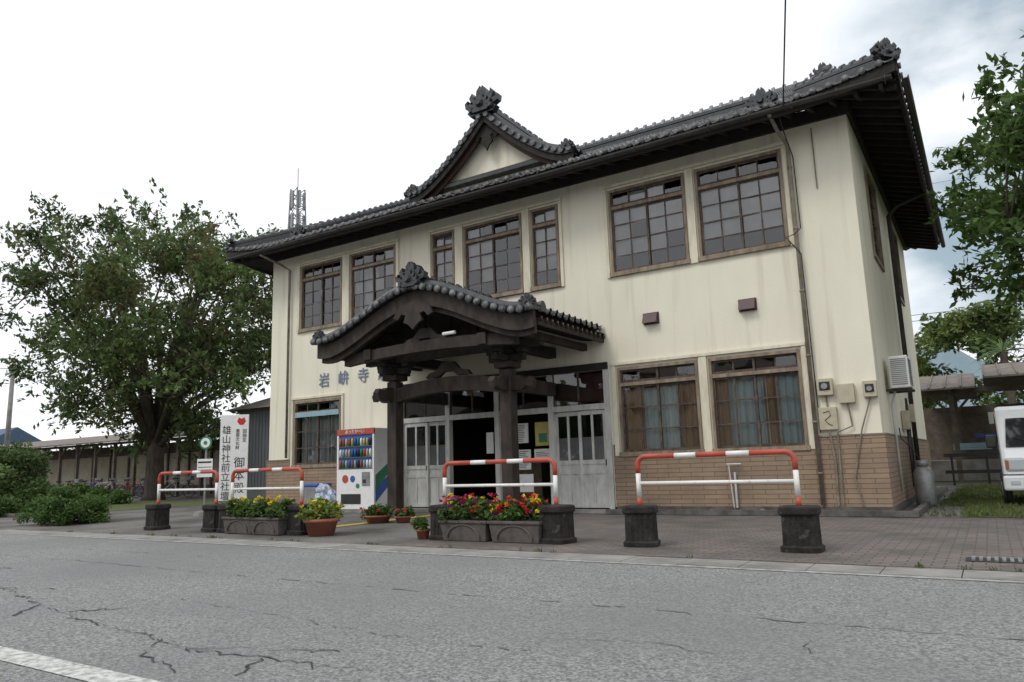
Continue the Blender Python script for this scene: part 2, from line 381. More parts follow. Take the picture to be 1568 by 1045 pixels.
box(bk,-10.9,-5,4.2,4.3,.1,3.3); box(bk,-10.95,-10.88,.2,4.2,.1,3.3); box(bk,-5.05,-4.97,.2,4.2,.1,3.3)

fr=B.p('window_frames','winwood'); sa=B.p('window_sashes','sash'); gl=B.p('window_glass','glass'); tr=B.p('window_trim','trim')
fb=B.p('grey_pane_backs','frost')  # grey sheets behind panes, partly painting in the mixed reflections
def window(x0,x1,z0,z1,cols,rows,tfrac=.2,tcols=4,pane_grey=0,tb=0):
    t=.055
    box(fr,x0-.03,x1+.03,-.07,.1,z0-.04,z0+.05); box(fr,x0,x1,-.03,.1,z1-.06,z1)
    box(fr,x0,x0+t,-.03,.1,z0+.05,z1-.06); box(fr,x1-t,x1,-.03,.1,z0+.05,z1-.06)
    zt=z1-(z1-z0)*tfrac
    box(fr,x0+t,x1-t,-.02,.1,zt-.035,zt+.035)
    xa,xb=x0+t,x1-t; mid=(xa+xb)/2
    def grid(za,zb,c,r,bl):
        w=.026
        halves=[(xa,mid+.02,.02),(mid-.02,xb,.05)] if c>=4 else [(xa,xb,.03)]
        cc=c//2 if c>=4 else c
        for h0,h1,y in halves:
            e=.04
            box(sa,h0,h0+e,y,y+.028,za,zb); box(sa,h1-e,h1,y,y+.028,za,zb)
            box(sa,h0+e,h1-e,y,y+.028,za,za+e*1.3); box(sa,h0+e,h1-e,y,y+.028,zb-e,zb)
            for i in range(1,cc):
                x=h0+(h1-h0)*i/cc; box(sa,x-w/2,x+w/2,y+.002,y+.026,za+e,zb-e)
            for j in range(1,r):
                z=za+(zb-za)*j/r; box(sa,h0+e,h1-e,y+.004,y+.024,z-w/2,z+w/2)
            for i in range(cc):
                for j in range(r):
                    xx0=h0+(h1-h0)*i/cc; xx1=h0+(h1-h0)*(i+1)/cc; zz0=za+(zb-za)*j/r; zz1=za+(zb-za)*(j+1)/r
                    q=rng.normal(size=2)*.005
                    gl.add([(xx0,y+.012-q[0],zz0),(xx1,y+.012+q[0],zz0),(xx1,y+.012+q[0]+q[1],zz1),(xx0,y+.012-q[0]+q[1],zz1)],[(0,1,2,3)])
                    if rng.random()<bl and not (bl<1.5 and j==0 and r>1):
                        yy=.085+.004*rng.random(); fb.add([(xx0,yy,zz0),(xx1,yy,zz0),(xx1,yy,zz1),(xx0,yy,zz1)],[(0,1,2,3)])
    grid(z0+.05,zt-.035,cols,rows,pane_grey); grid(zt+.035,z1-.06,tcols,1,tb)
def curtain(x0,x1,z0,z1,m,y=.22,folds=14):
    P=B.p('curtain_'+m,m,True); n=int((x1-x0)*60)+2
    xs=np.linspace(x0,x1,n); ph=rng.random()*6
    ys=y+.03*np.sin(xs*folds*2+ph)+.015*np.sin(xs*folds*5+ph*2)
    v=[(x,yy,z0) for x,yy in zip(xs,ys)]+[(x,yy,z1) for x,yy in zip(xs,ys)]
    P.add(v,[(i,i+1,n+i+1,n+i) for i in range(n-1)])
BL=[0,.25,1,.45,1,.97,.97]; TB=[.2,.3,1,.6,1,.4,.4]
for i,(a,b) in enumerate(UW):
    if b-a<1: window(a,b,4.95,6.85,2,4,.22,2,BL[i],TB[i])
    else: window(a,b,4.95,6.85,4,4,.22,4,BL[i],TB[i])
for a,b in LW: window(a,b,1.15,2.95,4,3,.2,4,0,0)
def vtrim(x0,x1,z0,z1): box(tr,x0,x1,-.045,-.003,z0,z1)
for (x0,x1) in [(-14.72,-14.633),(-12.917,-12.663),(-10.967,-10.88),(-9.88,-9.813),(-9.037,-8.803),(-7.067,-6.883),(-6.087,-6.02),(-4.96,-4.893),(-3.107,-2.953),(-1.177,-1.11)]:
    vtrim(x0,x1,4.9,6.9)
for (x0,x1) in [(-14.72,-10.88),(-9.88,-6.02),(-4.96,-1.11)]: box(tr,x0,x1,-.06,-.003,6.905,6.97)
for (x0,x1) in [(-14.88,-14.813),(-12.917,-12.85),(-4.99,-4.893),(-3.107,-2.953),(-1.177,-1.10)]: vtrim(x0,x1,1.13,3.0)
for (x0,x1) in [(-14.88,-12.85),(-4.99,-1.10)]: box(tr,x0,x1,-.06,-.003,3.004,3.06)
curtain(-4.8,-4.35,1.2,2.6,'curtainbr',.14); curtain(-4.4,-3.5,1.2,2.5,'curtainblue',.2); curtain(-3.6,-3.2,1.2,2.6,'curtainbr',.14)
curtain(-2.87,-2.6,1.2,2.6,'curtainbr',.14); curtain(-2.65,-1.25,1.2,2.55,'curtainblue',.2); curtain(-1.95,-1.7,1.2,2.6,'curtainbr',.14)
curtain(-14.7,-13.0,1.2,2.6,'curtain',.24)
curtain(-12.6,-11.9,5.1,6.5,'curtain',.35)
box(B.p('blue_lintel','paleblue'),-14.72,-13.01,-.045,-.031,2.50,2.64)
for (y0,y1,z0,z1) in sops[:2]:
    for (a,b,c,d) in [(y0,y1,z0-.03,z0+.05),(y0,y1,z1-.06,z1),(y0,y0+.06,z0+.05,z1-.06),(y1-.06,y1,z0+.05,z1-.06)]: box(fr,-.1,.04,a,b,c,d)
    for k in range(1,4):
        yy=y0+(y1-y0)*k/4; box(sa,-.05,-.02,yy-.015,yy+.015,z0+.05,z1-.06)
        zz=z0+(z1-z0)*k/4; box(sa,-.048,-.022,y0+.06,y1-.06,zz-.012,zz+.012)
    gl.add([(-.035,y0,z0),(-.035,y1,z0),(-.035,y1,z1),(-.035,y0,z1)],[(0,1,2,3)])
box(B.p('top_plate','dark'),W-.06,.06,-.08,-.002,7.2,7.45); box(B.p('top_plate','dark'),.002,.07,-.002,DEP,7.2,7.45)

# entrance wall -------------------------------------------------
ww=B.p('entrance_frames','whitewood')
posts=[-10.8,-9.36,-7.93,-6.5,-5.13]
for x in posts: box(ww,x-.06,x+.06,-.04,.1,.02,2.95)
box(ww,-10.74,-5.19,-.03,.1,2.12,2.24)
box(B.p('entrance_head','dark'),-10.85,-5.08,-.06,.1,2.953,3.1)
for i in range(4):
    x0,x1=posts[i]+.06,posts[i+1]-.06
    z0,z1=2.24,2.95
    for k in range(0,3):
        x=x0+(x1-x0)*k/2; box(sa,x-.02,x+.02,.0,.04,z0,z1)
    gl.add([(x0,.02,z0),(x1,.02,z0),(x1,.02,z1),(x0,.02,z1)],[(0,1,2,3)])
box(B.p('transom_board','redwood'),-6.4,-5.2,.05,.07,2.3,2.9)
def wdoor(x0,x1,y,ng=2):
    e=.07
    box(ww,x0,x0+e,y,y+.035,.08,2.1); box(ww,x1-e,x1,y,y+.035,.08,2.1)
    for z in (.08,.78,.98,2.02): box(ww,x0+e,x1-e,y,y+.035,z,z+.09)
    box(ww,x0+e,x1-e,y+.018,y+.03,.17,.78); box(ww,x0+e,x1-e,y+.018,y+.03,.87,.98)
    zg=1.07
    for k in range(1,ng):
        x=x0+(x1-x0)*k/ng; box(ww,x-.025,x+.025,y,y+.035,zg,2.02)
    x=(x0+x1)/2; box(ww,x-.02,x+.02,y,y+.033,.17,.78)
    fz_=B.p('frosted_panes','frost')
    gl.add([(x0+e,y+.02,zg),(x1-e,y+.02,zg),(x1-e,y+.02,2.02),(x0+e,y+.02,2.02)],[(0,1,2,3)])
    box(fz_,x0+e,x1-e,y+.036,y+.04,zg,1.55)
    box(B.p('door_pulls','black'),x1-.05,x1-.03,y-.01,y-.001,.95,1.07)
wdoor(-10.74,-10.0,.0,2); wdoor(-10.05,-9.42,.045,2)
wdoor(-6.44,-5.8,.045,2); wdoor(-5.85,-5.19,.0,2)
nb=B.p('notice_board','white'); ny=B.p('notice_yellow','yellow'); ng_=B.p('notice_green','green'); nl_=B.p('notice_print','ink')
box(nb,-7.6,-7.25,.30,.32,.9,1.35); box(nb,-7.15,-6.75,.30,.32,1.15,1.35); box(nb,-7.65,-7.3,.3,.32,1.5,1.95)
for (a,b,c,d) in ((-7.6,-7.25,.9,1.35),(-7.15,-6.75,1.15,1.35),(-7.65,-7.3,1.5,1.95)):
    z=c+.04
    while z<d-.04: box(nl_,a+.04,b-.04-.1*rng.random(),.294,.299,z,z+.012); z+=.04
box(ny,-7.1,-6.7,.28,.30,1.42,1.95); box(ng_,-7.0,-6.8,.272,.279,1.5,1.7); box(nb,-7.6,-7.2,.3,.32,.4,.8)
box(nb,-8.6,-8.4,.5,.52,1.3,1.8); box(B.p('inner_counter','winwood'),-8.9,-8.1,2.2,2.8,.1,1.1)
box(B.p('entrance_step','concrete'),-10.9,-5.0,-.5,-.075,0,.06)
for i,ch in enumerate('岩峅寺駅'):
    text(B.e,ch,(-13.6+i*.73,-.02,3.44),.42,(math.pi/2,0,0),'blueink',.008)

vt=B.p('wall_vents','vent')
for x in (-4.04,-2.07):
    prism(vt,[(-.17,-.12),(.17,-.12),(.17,.12),(-.17,.12)],(x,-.003,3.9),(1,0,0),(0,0,1),(0,-1,0),.03)
    v=[(x-.15,-.033,3.8),(x+.15,-.033,3.8),(x+.15,-.033,4.01),(x-.15,-.033,4.01),(x-.15,-.16,3.8),(x+.15,-.16,3.8),(x+.15,-.06,4.0),(x-.15,-.06,4.0)]
    vt.add(v,[(0,3,2,1),(4,5,6,7),(0,1,5,4),(3,7,6,2),(0,4,7,3),(1,2,6,5)])
mb=B.p('meter_boxes','beigebox',False,.01)
box(mb,-.96,-.70,-.12,-.003,2.06,2.36); box(mb,-.62,-.36,-.12,-.003,1.9,2.24); box(mb,-.22,.0,-.13,-.003,1.98,2.26)
box(mb,-.98,-.68,-.10,-.003,1.45,1.85)
mk=B.p('meter_faces','black'); box(mk,-.92,-.74,-.13,-.121,2.15,2.3); box(mk,-.18,-.04,-.14,-.131,2.06,2.2)
disc(B.p('meter_dials','metalgrey'),(-.83,-.131,2.22),.055); disc(B.p('meter_dials','metalgrey'),(-.11,-.141,2.12),.045)
tp=B.p('scribble','ink'); tube(tp,[(-.9,-.103,1.75),(-.8,-.103,1.78),(-.78,-.103,1.7),(-.88,-.103,1.62),(-.82,-.103,1.55),(-.76,-.103,1.52)],.007,5)
pp=B.p('downpipes','pipe',True)
tube(pp,[(-1.15,-1.0,7.14),(-1.12,-.5,6.98),(-1.05,-.12,6.85),(-1.05,-.09,6.6),(-1.05,-.09,.15)],.036,10)
for z in (6.4,5.2,4.0,2.8,1.6,.7): tube(pp,[(-1.05,-.09,z-.02),(-1.05,-.09,z+.02)],.046,10)
tube(pp,[(-15.2,-.98,7.1),(-15.15,-.3,6.95),(-15.0,-.09,6.8),(-15.0,-.09,1.4)],.036,10)
cd_=B.p('conduit','pipe')
tube(cd_,[(-.62,-.02,7.1),(-.62,-.02,5.9)],.012,6)
tube(cd_,[(-.83,-.03,2.06),(-.83,-.03,1.85)],.015,6)
tube(cd_,[(-.83,-.07,1.45),(-.78,-.07,.9),(-.8,-.07,.14)],.018,6)
tube(cd_,[(-.49,-.05,1.9),(-.45,-.06,1.5),(-.7,-.07,1.4),(-.72,-.07,.14)],.016,6)
tube(cd_,[(-.11,-.05,2.0),(-.3,-.06,1.45),(-.5,-.07,.6),(-.4,-.07,.14)],.014,6)
dp=B.p('side_downpipe','darkpipe',True); tube(dp,[(.9,5.3,7.1),(.3,5.3,6.9),(.1,5.3,6.7),(.1,5.3,.1)],.05,8)
tube(dp,[(.08,4.3,2.2),(.08,4.3,.3)],.03,6); tube(dp,[(.08,3.9,1.7),(.08,3.9,.3)],.03,6)
box(mb,.01,.14,3.6,4.0,1.5,1.9); box(mb,.01,.16,4.9,5.2,1.7,2.1)
wr=B.p('service_wire','black')
tube(wr,[(-.9,-1.0,7.15),(-.29,-3.27,7.82),(1.2,-8.8,9.6)],.013,6)
tube(wr,[(-1.0,-1.0,7.2),(-1.02,-.6,7.0),(-.98,-.07,6.6),(-.97,-.06,5.2),(-1.05,-.25,5.05),(-1.2,-.3,5.0),(-1.1,-.25,4.85),(-1.0,-.1,4.7),(-.98,-.05,1.4)],.011,6)
wp=B.p('standpipe','whitewood'); tube(wp,[(-2.55,-.1,.75),(-2.55,-.1,.1)],.02,8); tube(wp,[(-2.68,-.12,.9),(-2.42,-.12,.9)],.016,8); tube(wp,[(-2.65,-.12,.9),(-2.6,-.12,.1)],.012,8)

# ---- roof
OV=.96; RS=.5; ZE=7.27; XL=W-OV; XR=OV; YB=DEP+OV; YR=(DEP)/2; T=YR+OV
GD=1.9
def upt(x): 
    d=np.minimum(x-XL,XR-x); return .26*np.clip(1-d/2.2,0,1)**2
def zfun(s,t): return ZE+RS*t-.05*np.sin(np.pi*np.clip(t/T,0,1))
rt=B.p('roof_tiles','tile',False); re_=B.p('roof_tile_edges','tileedge')
hip=lambda s:np.where(np.minimum(s-XL,XR-s)<GD,np.maximum(np.minimum(s-XL,XR-s),0),T)
tiles(rt,lambda s,t:(s,-OV+t,zfun(s,t)+upt(s)*np.clip(1-t/2.5,0,1)),XL,XR,.27,T,.24,tmax=hip,amp=.045,step=.06,P2=re_)
tiles(rt,lambda s,t:(s,YB-t,zfun(s,t)),XL,XR,.27,T,.8,per=2,tmax=hip)
for sg,xe in ((1,XR),(-1,XL)):
    def up2(y): 
        d=np.minimum(y+OV,YB-y); return .26*np.clip(1-d/2.2,0,1)**2
    tiles(rt,lambda s,t,sg=sg,xe=xe:(xe-sg*t,s,zfun(s,t)+up2(s)*np.clip(1-t/2.5,0,1)),-OV,YB,.27,GD,.24,
      tmax=lambda s:np.clip(np.minimum(s+OV,YB-s),0,GD),P2=re_)
ZR=ZE+RS*T-.02
cp=B.p('eave_tile_caps','capface',True)
n_=int(round((XR-XL)/.27)); pt=(XR-XL)/n_
for i in range(n_+1):
    xx=XL+i*pt; disc(cp,(xx,-OV+.01,ZE+float(upt(np.array(xx)))+.05),.06,(0,-1,0),.05,10)
    if i<n_: prism(cp,[(-.1,0),(-.05,-.035),(.05,-.035),(.1,0),(.09,.02),(.04,-.01),(-.04,-.01),(-.09,.02)],(xx+pt/2,-OV-.03,ZE+float(upt(np.array(xx+pt/2)))+.03),(1,0,0),(0,0,1),(0,1,0),.03)
n2=int(round((YB+OV)/.27)); p2=(YB+OV)/n2
for i in range(n2+1):
    yy=-OV+i*p2; d=min(yy+OV,YB-yy); disc(cp,(XR-.01,yy,ZE+.26*max(0,1-d/2.2)**2+.045),.055,(1,0,0),.05,8)
rd=B.p('roof_ridges','tilecap')
gx0,gx1=XL+GD,XR-GD
ridge(rd,(gx0-.1,YR,ZR+.02),(gx1+.1,YR,ZR+.02),.3,.36)
oni(rd,(gx1+.12,YR,ZR+.05),(0,1,0),(-1,0,0),.85); oni(rd,(gx0-.12,YR,ZR+.05),(0,1,0),(1,0,0),.85)
oni(rd,(gx1-.05,YR-.1,ZR+.2),(1,0,0),(0,1,0),.75); oni(rd,(gx0+.1,YR-.1,ZR+.2),(1,0,0),(0,1,0),.75)
for gx,q in ((gx1-.45,1),(gx0+.55,-1)):
    ridge(rd,(gx,-.25,ZE+RS*(OV-.25)+.02),(gx,YR,ZR),.24,.26)
    oni(rd,(gx,-.42,ZE+RS*(OV-.42)+.02),(1,0,0),(0,1,0),.68)
for xe,gx in ((XR,gx1),(XL,gx0)):
    ridge(rd,(xe-.12*(1 if xe>0 else -1),-OV+.12,ZE+.3),(gx,-OV+GD,ZE+RS*GD+.06),.24,.24)
    ridge(rd,(xe,YB,ZE+.2),(gx,YB-GD,ZE+RS*GD+.06),.24,.24)
for xe,sx in ((XR,1),(XL,-1)):
    oni(rd,(xe-.12*sx,-OV+.08,ZE+.32),Vector((1,sx*1.0,0)).normalized(),Vector((-sx,1,0)).normalized(),.62)
oni(rd,(XR-.1,YB-.1,ZE+.2),(0,1,0),(-1,0,0),.5)
gw=B.p('gable_end_walls','plaster')
for gx in (gx0+.1,gx1-.1):
    y0=-OV+GD; prism(gw,[(y0,ZE+RS*GD-.3),(YB-GD,ZE+RS*GD-.3),(YR,ZR-.1)],(gx,0,0),(0,1,0),(0,0,1),(1,0,0),.05)
sf=B.p('soffit','dark'); fa=B.p('fascia','dark')
def q4(P,a,b,c,d): P.add([a,b,c,d],[(0,1,2,3)])
q4(sf,(XL+.05,-OV+.05,ZE-.06),(XR-.05,-OV+.05,ZE-.06),(.0,0,7.5),(W,0,7.5))
q4(sf,(XR-.05,-OV+.05,ZE-.06),(XR-.05,YB-.05,ZE-.06),(.0,DEP,7.5),(.0,0,7.5))
q4(sf,(XL+.05,-OV+.05,ZE-.06),(W,0,7.5),(W,DEP,7.5),(XL+.05,YB-.05,ZE-.06))
def fz(x): return ZE+float(upt(np.array(x)))
path=[(xx,-OV+.04,fz(xx)) for xx in np.linspace(XL+.04,XR-.04,60)]
FS=[(-.03,-.19),(.03,-.19),(.03,-.01),(-.03,-.01)]
sweep(fa,path,FS)
for xe in (XR-.04,XL+.04):
    path=[(xe,yy,ZE+.26*max(0,1-min(yy+OV,YB-yy)/2.2)**2) for yy in np.linspace(-OV+.04,YB-.04,40)]
    sweep(fa,path,FS)
rf=B.p('rafters','dark')
for xx in np.arange(W-.7,.8,.4): beam(rf,(xx,-OV+.08,ZE-.12),(xx,.0,7.42),.06,.09)
for yy in np.arange(-.7,DEP+.8,.4): beam(rf,(OV-.08,yy,ZE-.12),(.0,yy,7.42),.06,.09)
gt=B.p('gutter','darkpipe')
gs=[(.06*math.cos(a),.06*math.sin(a)) for a in np.linspace(math.pi,2*math.pi,7)]+[(.05,0),(.045*math.cos(-.8),-.04),(-.04,-.035),(-.05,0)]
sweep(gt,[(XL+.1,-OV-.08,ZE-.05),(-5.8,-OV-.08,ZE-.1),(XR-.1,-OV-.08,ZE-.05)],gs)
sweep(gt,[(XR+.08,-OV+.1,ZE-.03),(XR+.08,YB-.1,ZE-.03)],gs)
for xx in np.arange(XL+.3,XR,.75): tube(gt,[(xx,-OV+.02,ZE-.02),(xx,-OV-.1,ZE-.02),(xx,-OV-.15,ZE-.09),(xx,-OV-.08,ZE-.17)],.009,5)

# ---- front dormer gable
GZ0,GZ1,GH=7.83,9.42,2.2
def gz(u): return GZ0+(GZ1-GZ0)*(1-np.clip(u,0,1))**1.45
dt=B.p('dormer_tiles','tile')
for sg in (-1,1):
    tiles(dt,lambda s,t,sg=sg:(XC+sg*(2.45-t),s,gz((2.45-t)/GH)+np.where(2.45-t>GH,-.02,0)+.06),-.28,3.6,.26,2.45,.22,amp=.045,step=.06,P2=re_)
us=np.linspace(0,1.08,18)
rkd=B.p('dormer_rake_tiles','tilecap')
for sg in (-1,1):
    path=[(XC+sg*u*GH,-.22,float(gz(u))+.05) for u in us]
    sweep(rkd,path,[(-.12,-.04),(-.12,.12),(-.06,.2),(.06,.2),(.12,.12),(.12,-.04)],side=(0,1,0))
    path=[(XC+sg*u*GH,.15,float(gz(u))+.05) for u in us]
    sweep(rkd,path,[(-.09,-.02),(-.09,.12),(-.04,.19),(.04,.19),(.09,.12),(.09,-.02)],side=(0,1,0))
    for u in np.linspace(.05,1.05,13):
        disc(B.p('dormer_rake_caps','capface'),(XC+sg*u*GH,-.335,float(gz(u))+.1),.065,(0,-1,0),.05)
    path=[(XC+sg*u*GH,-.27,float(gz(u))+.05) for u in us]
    sweep(B.p('dormer_bargeboard','dark'),path,[(-.03,-.2),(.03,-.2),(.03,-.045),(-.03,-.045)],side=(0,1,0))
    path=[(XC+sg*u*GH,-.12,float(gz(u))-.06) for u in us[:-1]]
    sweep(B.p('dormer_inner_bargeboard','redwood'),path,[(-.03,-.19),(.03,-.19),(.03,.06),(-.03,.06)],side=(0,1,0))
    q=[(XC+sg*u*GH,float(gz(u))+.01) for u in us[:-1]]
    P=B.p('dormer_soffit','dark'); n=len(q)
    P.add([(a,-.22,b) for a,b in q]+[(a,.3,b) for a,b in q],[(i,i+1,n+i+1,n+i) for i in range(n-1)])
dw=B.p('dormer_gable_wall','plaster')
out=[(XC-GH*.93,GZ0-.1)]+[(XC-u*GH,float(gz(u))-.05) for u in np.linspace(.93,0,12)]+[(XC+u*GH,float(gz(u))-.05) for u in np.linspace(.1,.93,11)]+[(XC+GH*.93,GZ0-.1)]
prism(dw,out,(0,.1,0),(1,0,0),(0,0,1),(0,1,0),.06)
box(B.p('dormer_sill','redwood'),XC-1.75,XC+1.75,.0,.1,8.03,8.10)
box(B.p('dormer_sill2','tilecap'),XC-1.95,XC+1.95,-.12,.1,7.93,8.02)
ge=[(0,.25),(.12,.22),(.28,.1),(.34,-.08),(.26,-.14),(.2,-.02),(.12,-.05),(.16,-.22),(.07,-.3),(0,-.42),(-.07,-.3),(-.16,-.22),(-.12,-.05),(-.2,-.02),(-.26,-.14),(-.34,-.08),(-.28,.1),(-.12,.22)]
prism(B.p('dormer_pendant','dark'),ge,(XC,-.2,8.98),(1,0,0),(0,0,1),(0,1,0),.05)
ridge(rd,(XC,-.2,GZ1+.06),(XC,3.6,GZ1+.06),.28,.34)
oni(rd,(XC,-.38,GZ1+.02),(1,0,0),(0,1,0),1.12)
for sg in (-1,1): oni(rd,(XC+sg*GH*1.02,-.36,GZ0+.1),(1,0,0),(0,1,0),.4)
B.done()

# ------------------------------------------------------------------ entrance porch
PB=Ob('entrance_porch'); PB.e.parent=B.e
HW=2.77; YF=-3.0
def pz(u):
    u=np.abs(u); return 3.66+.86*(.8*(.5+.5*np.cos(np.pi*np.clip(u,0,1)))+.2*(1-u))+.06*np.clip((u-.8)/.2,0,1.2)**2
ptl=PB.p('porch_tiles','tile'); pe_=PB.p('porch_tile_edges','tileedge')
for sg in (-1,1):
    tiles(ptl,lambda s,t,sg=sg:(XC+sg*(HW-t),s,pz((HW-t)/HW)+.07),YF+.02,-.05,.25,HW,.22,amp=.045,step=.065,P2=pe_)
us=np.linspace(0,1.02,22)
rk=PB.p('porch_rake_tiles','tilecap'); rc=PB.p('porch_tile_caps','capface',True); bb=PB.p('porch_bargeboard','porchwood'); su=PB.p('porch_soffit','dark')
for sg in (-1,1):
    for yo in (.05,.36):
        path=[(XC+sg*u*HW,YF+yo,float(pz(u))+.08) for u in us]
        sweep(rk,path,[(-.1,-.04),(-.1,.08),(-.04,.16),(.04,.16),(.1,.08),(.1,-.04)],side=(0,1,0))
    for u in np.linspace(.05,1.0,15): disc(rc,(XC+sg*u*HW,YF-.05,float(pz(u))+.08),.07,(0,-1,0),.05)
    path=[(XC+sg*u*HW*.985,YF+.1,float(pz(u))+.0) for u in us]
    sweep(bb,path,[(-.04,-.28),(.04,-.28),(.04,.03),(-.04,.03)],side=(0,1,0))
    path=[(XC+sg*u*HW*.97,YF+.2,float(pz(u))-.1) for u in us]
    sweep(bb,path,[(-.04,-.28),(.04,-.28),(.04,.03),(-.04,.03)],side=(0,1,0))
    q=[(XC+sg*u*HW,float(pz(u))-.03) for u in us]; n=len(q)
    su.add([(a,YF+.1,b) for a,b in q]+[(a,-.01,b) for a,b in q],[(i,i+1,n+i+1,n+i) for i in range(n-1)])
    for yy in np.arange(YF+.3,-.05,.2):
        for i in range(11,len(q)-1): beam(PB.p('porch_rafters','porchwood'),(q[i][0],yy,q[i][1]-.06),(q[i+1][0],yy,q[i+1][1]-.06),.055,.08)
        xe=XC+sg*(HW+.045); box(PB.p('rafter_ends','winwood'),min(xe,xe+sg*.01),max(xe,xe+sg*.01),yy-.025,yy+.025,3.6,3.66)
    xe=XC+sg*HW
    box(bb,min(xe,xe-sg*.05),max(xe,xe-sg*.05),YF+.25,-.02,3.52,3.64)
    for yy in np.arange(YF+.02,-.05,.25): disc(rc,(xe,yy,3.8),.055,(sg,0,0),.04)
    beam(bb,(XC+sg*1.49,YF+.25,3.42),(XC+sg*1.49,-.01,3.42),.2,.22)
    beam(bb,(XC+sg*1.49,-1.85,2.62),(XC+sg*1.49,-.06,2.62),.16,.28)
    beam(bb,(XC+sg*2.3,YF+.25,3.46),(XC+sg*2.3,-.01,3.46),.12,.14)
    px=XC+sg*1.49
    col=PB.p('porch_pillars','porchwood',False,.02)
    box(col,px-.13,px+.13,-1.98,-1.72,.16,2.9)
    box(PB.p('pillar_bases','plinth',False,.02),px-.22,px+.22,-2.07,-1.63,0,.16)
    box(col,px-.2,px+.2,-2.05,-1.65,2.92,3.05); box(col,px-.42,px+.42,-1.92,-1.78,3.06,3.2)
    box(col,px-.07,px+.07,-2.35,-1.4,3.06,3.195)
    for q_ in (-.36,0,.36): box(col,px+q_-.09,px+q_+.09,-1.96,-1.74,3.21,3.31)
    for q_ in (-.36,.36): box(col,px-.09,px+.09,-1.85+q_-.1,-1.85+q_+.1,3.21,3.31)
    nose=[(0,-.14),(.2,-.16),(.34,-.08),(.46,-.12),(.5,0),(.42,.1),(.3,.06),(.2,.13),(0,.14)]
    prism(PB.p('nosings','porchwood'),nose,(px+sg*.13,-1.92,2.62),(sg,0,0),(0,0,1),(0,1,0),.14)
    prism(PB.p('nosings','porchwood'),nose,(px-.07,-1.98,2.62),(0,-1,0),(0,0,1),(1,0,0),.14)
xs=np.linspace(-1.36,1.36,13)
sweep(bb,[(XC+x,-1.85,2.60+.14*(1-(x/1.36)**2)) for x in xs],[(-.1,-.16),(.1,-.16),(.1,.14),(-.1,.14)],side=(0,1,0))
sweep(bb,[(XC+x,-2.6,3.34+.1*(1-(x/2.2)**2)) for x in np.linspace(-2.2,2.2,13)],[(-.09,-.1),(.09,-.1),(.09,.12),(-.09,.12)],side=(0,1,0))
box(bb,XC-2.3,XC+2.3,-1.93,-1.77,3.312,3.45)
frog=[(-.6,0),(-.5,.1),(-.3,.14),(-.15,.3),(.15,.3),(.3,.14),(.5,.1),(.6,0),(.25,0),(.12,.1),(-.12,.1),(-.25,0)]
prism(bb,frog,(XC,-1.88,2.9),(1,0,0),(0,0,1),(0,1,0),.1)
prism(bb,frog,(XC,-2.62,3.52),(1,0,0),(0,0,1),(0,1,0),.1)
out=[(XC-2.0,3.46)]+[(XC+u*HW,float(pz(u))-.06) for u in np.linspace(-.7,.7,15)]+[(XC+2.0,3.46)]
prism(PB.p('porch_gable_panel','porchwood'),out,(0,-1.8,0),(1,0,0),(0,0,1),(0,1,0),.03)
for u in (-.5,-.25,0,.25,.5): box(bb,XC+u*HW-.06,XC+u*HW+.06,-1.84,-1.801,3.45,float(pz(u))-.1)
prism(PB.p('porch_pendant','porchwood'),[(a*1.5,b*.85) for a,b in ge],(XC,YF+.0,4.1),(1,0,0),(0,0,1),(0,1,0),.06)
ridge(rk,(XC,YF+.1,4.6),(XC,-.02,4.6),.28,.32)
oni(rk,(XC,YF-.08,4.57),(1,0,0),(0,1,0),.85)
for sg in (-1,1): oni(rk,(XC+sg*(HW-.08),YF-.02,3.82),(1,0,0),(0,1,0),.4)
tube(PB.p('porch_lamp','white'),[(XC+.55,-2.72,3.62),(XC+.85,-2.72,3.62)],.035,8)
PB.done()

# ------------------------------------------------------------------ ground
def sheet(name,x0,x1,y0,y1,z,m):
    me=bpy.data.meshes.new(name); me.from_pydata([(x0,y0,z),(x1,y0,z),(x1,y1,z),(x0,y1,z)],[],[(0,1,2,3)]); me.materials.append(M[m])
    o=bpy.data.objects.new(name,me); scene.collection.objects.link(o); return o
sheet('ground',-900,900,-200,1500,-.016,'ground')
sheet('road',-120,80,-24,-6.95,-.008,'asphalt')
sheet('forecourt_pavement',-60,12,-6.5,12,-.008,'forecourt')
gs_=Ob('gutter_strip'); P=gs_.p('slabs','concrete',False,.004)
x=-60.0
while x<30: box(P,x+.004,x+.596,-6.95,-6.5,-.05,.0+.003*rng.random()); x+=.6
gs_.done()
sheet('brick_paving',-5.6,12,-6.45,-.9,-.002,'paver')
sheet('grass_lawn',1.0,40,-.5,2.2,.0,'grass')
sheet('grass_lawn',.6,40,2.2,13,.0,'grass')
sheet('grass_lawn',-60,-21.5,-3.8,4.5,.0,'grass')
sheet('tactile_paving',-8.9,-8.6,-4.6,-.6,.0,'yellowp')
rl=Ob('road_markings')
P=rl.p('edge_line','roadline2'); P.add([(-120,-7.07,-.003),(80,-7.07,-.003),(80,-6.98,-.003),(-120,-6.98,-.003)],[(0,1,2,3)])
P=rl.p('lane_line','roadline'); P.add([(-120,-11.95,-.003),(80,-11.95,-.003),(80,-11.78,-.003),(-120,-11.78,-.003)],[(0,1,2,3)])
rl.done()
ck=Ob('asphalt_cracks')
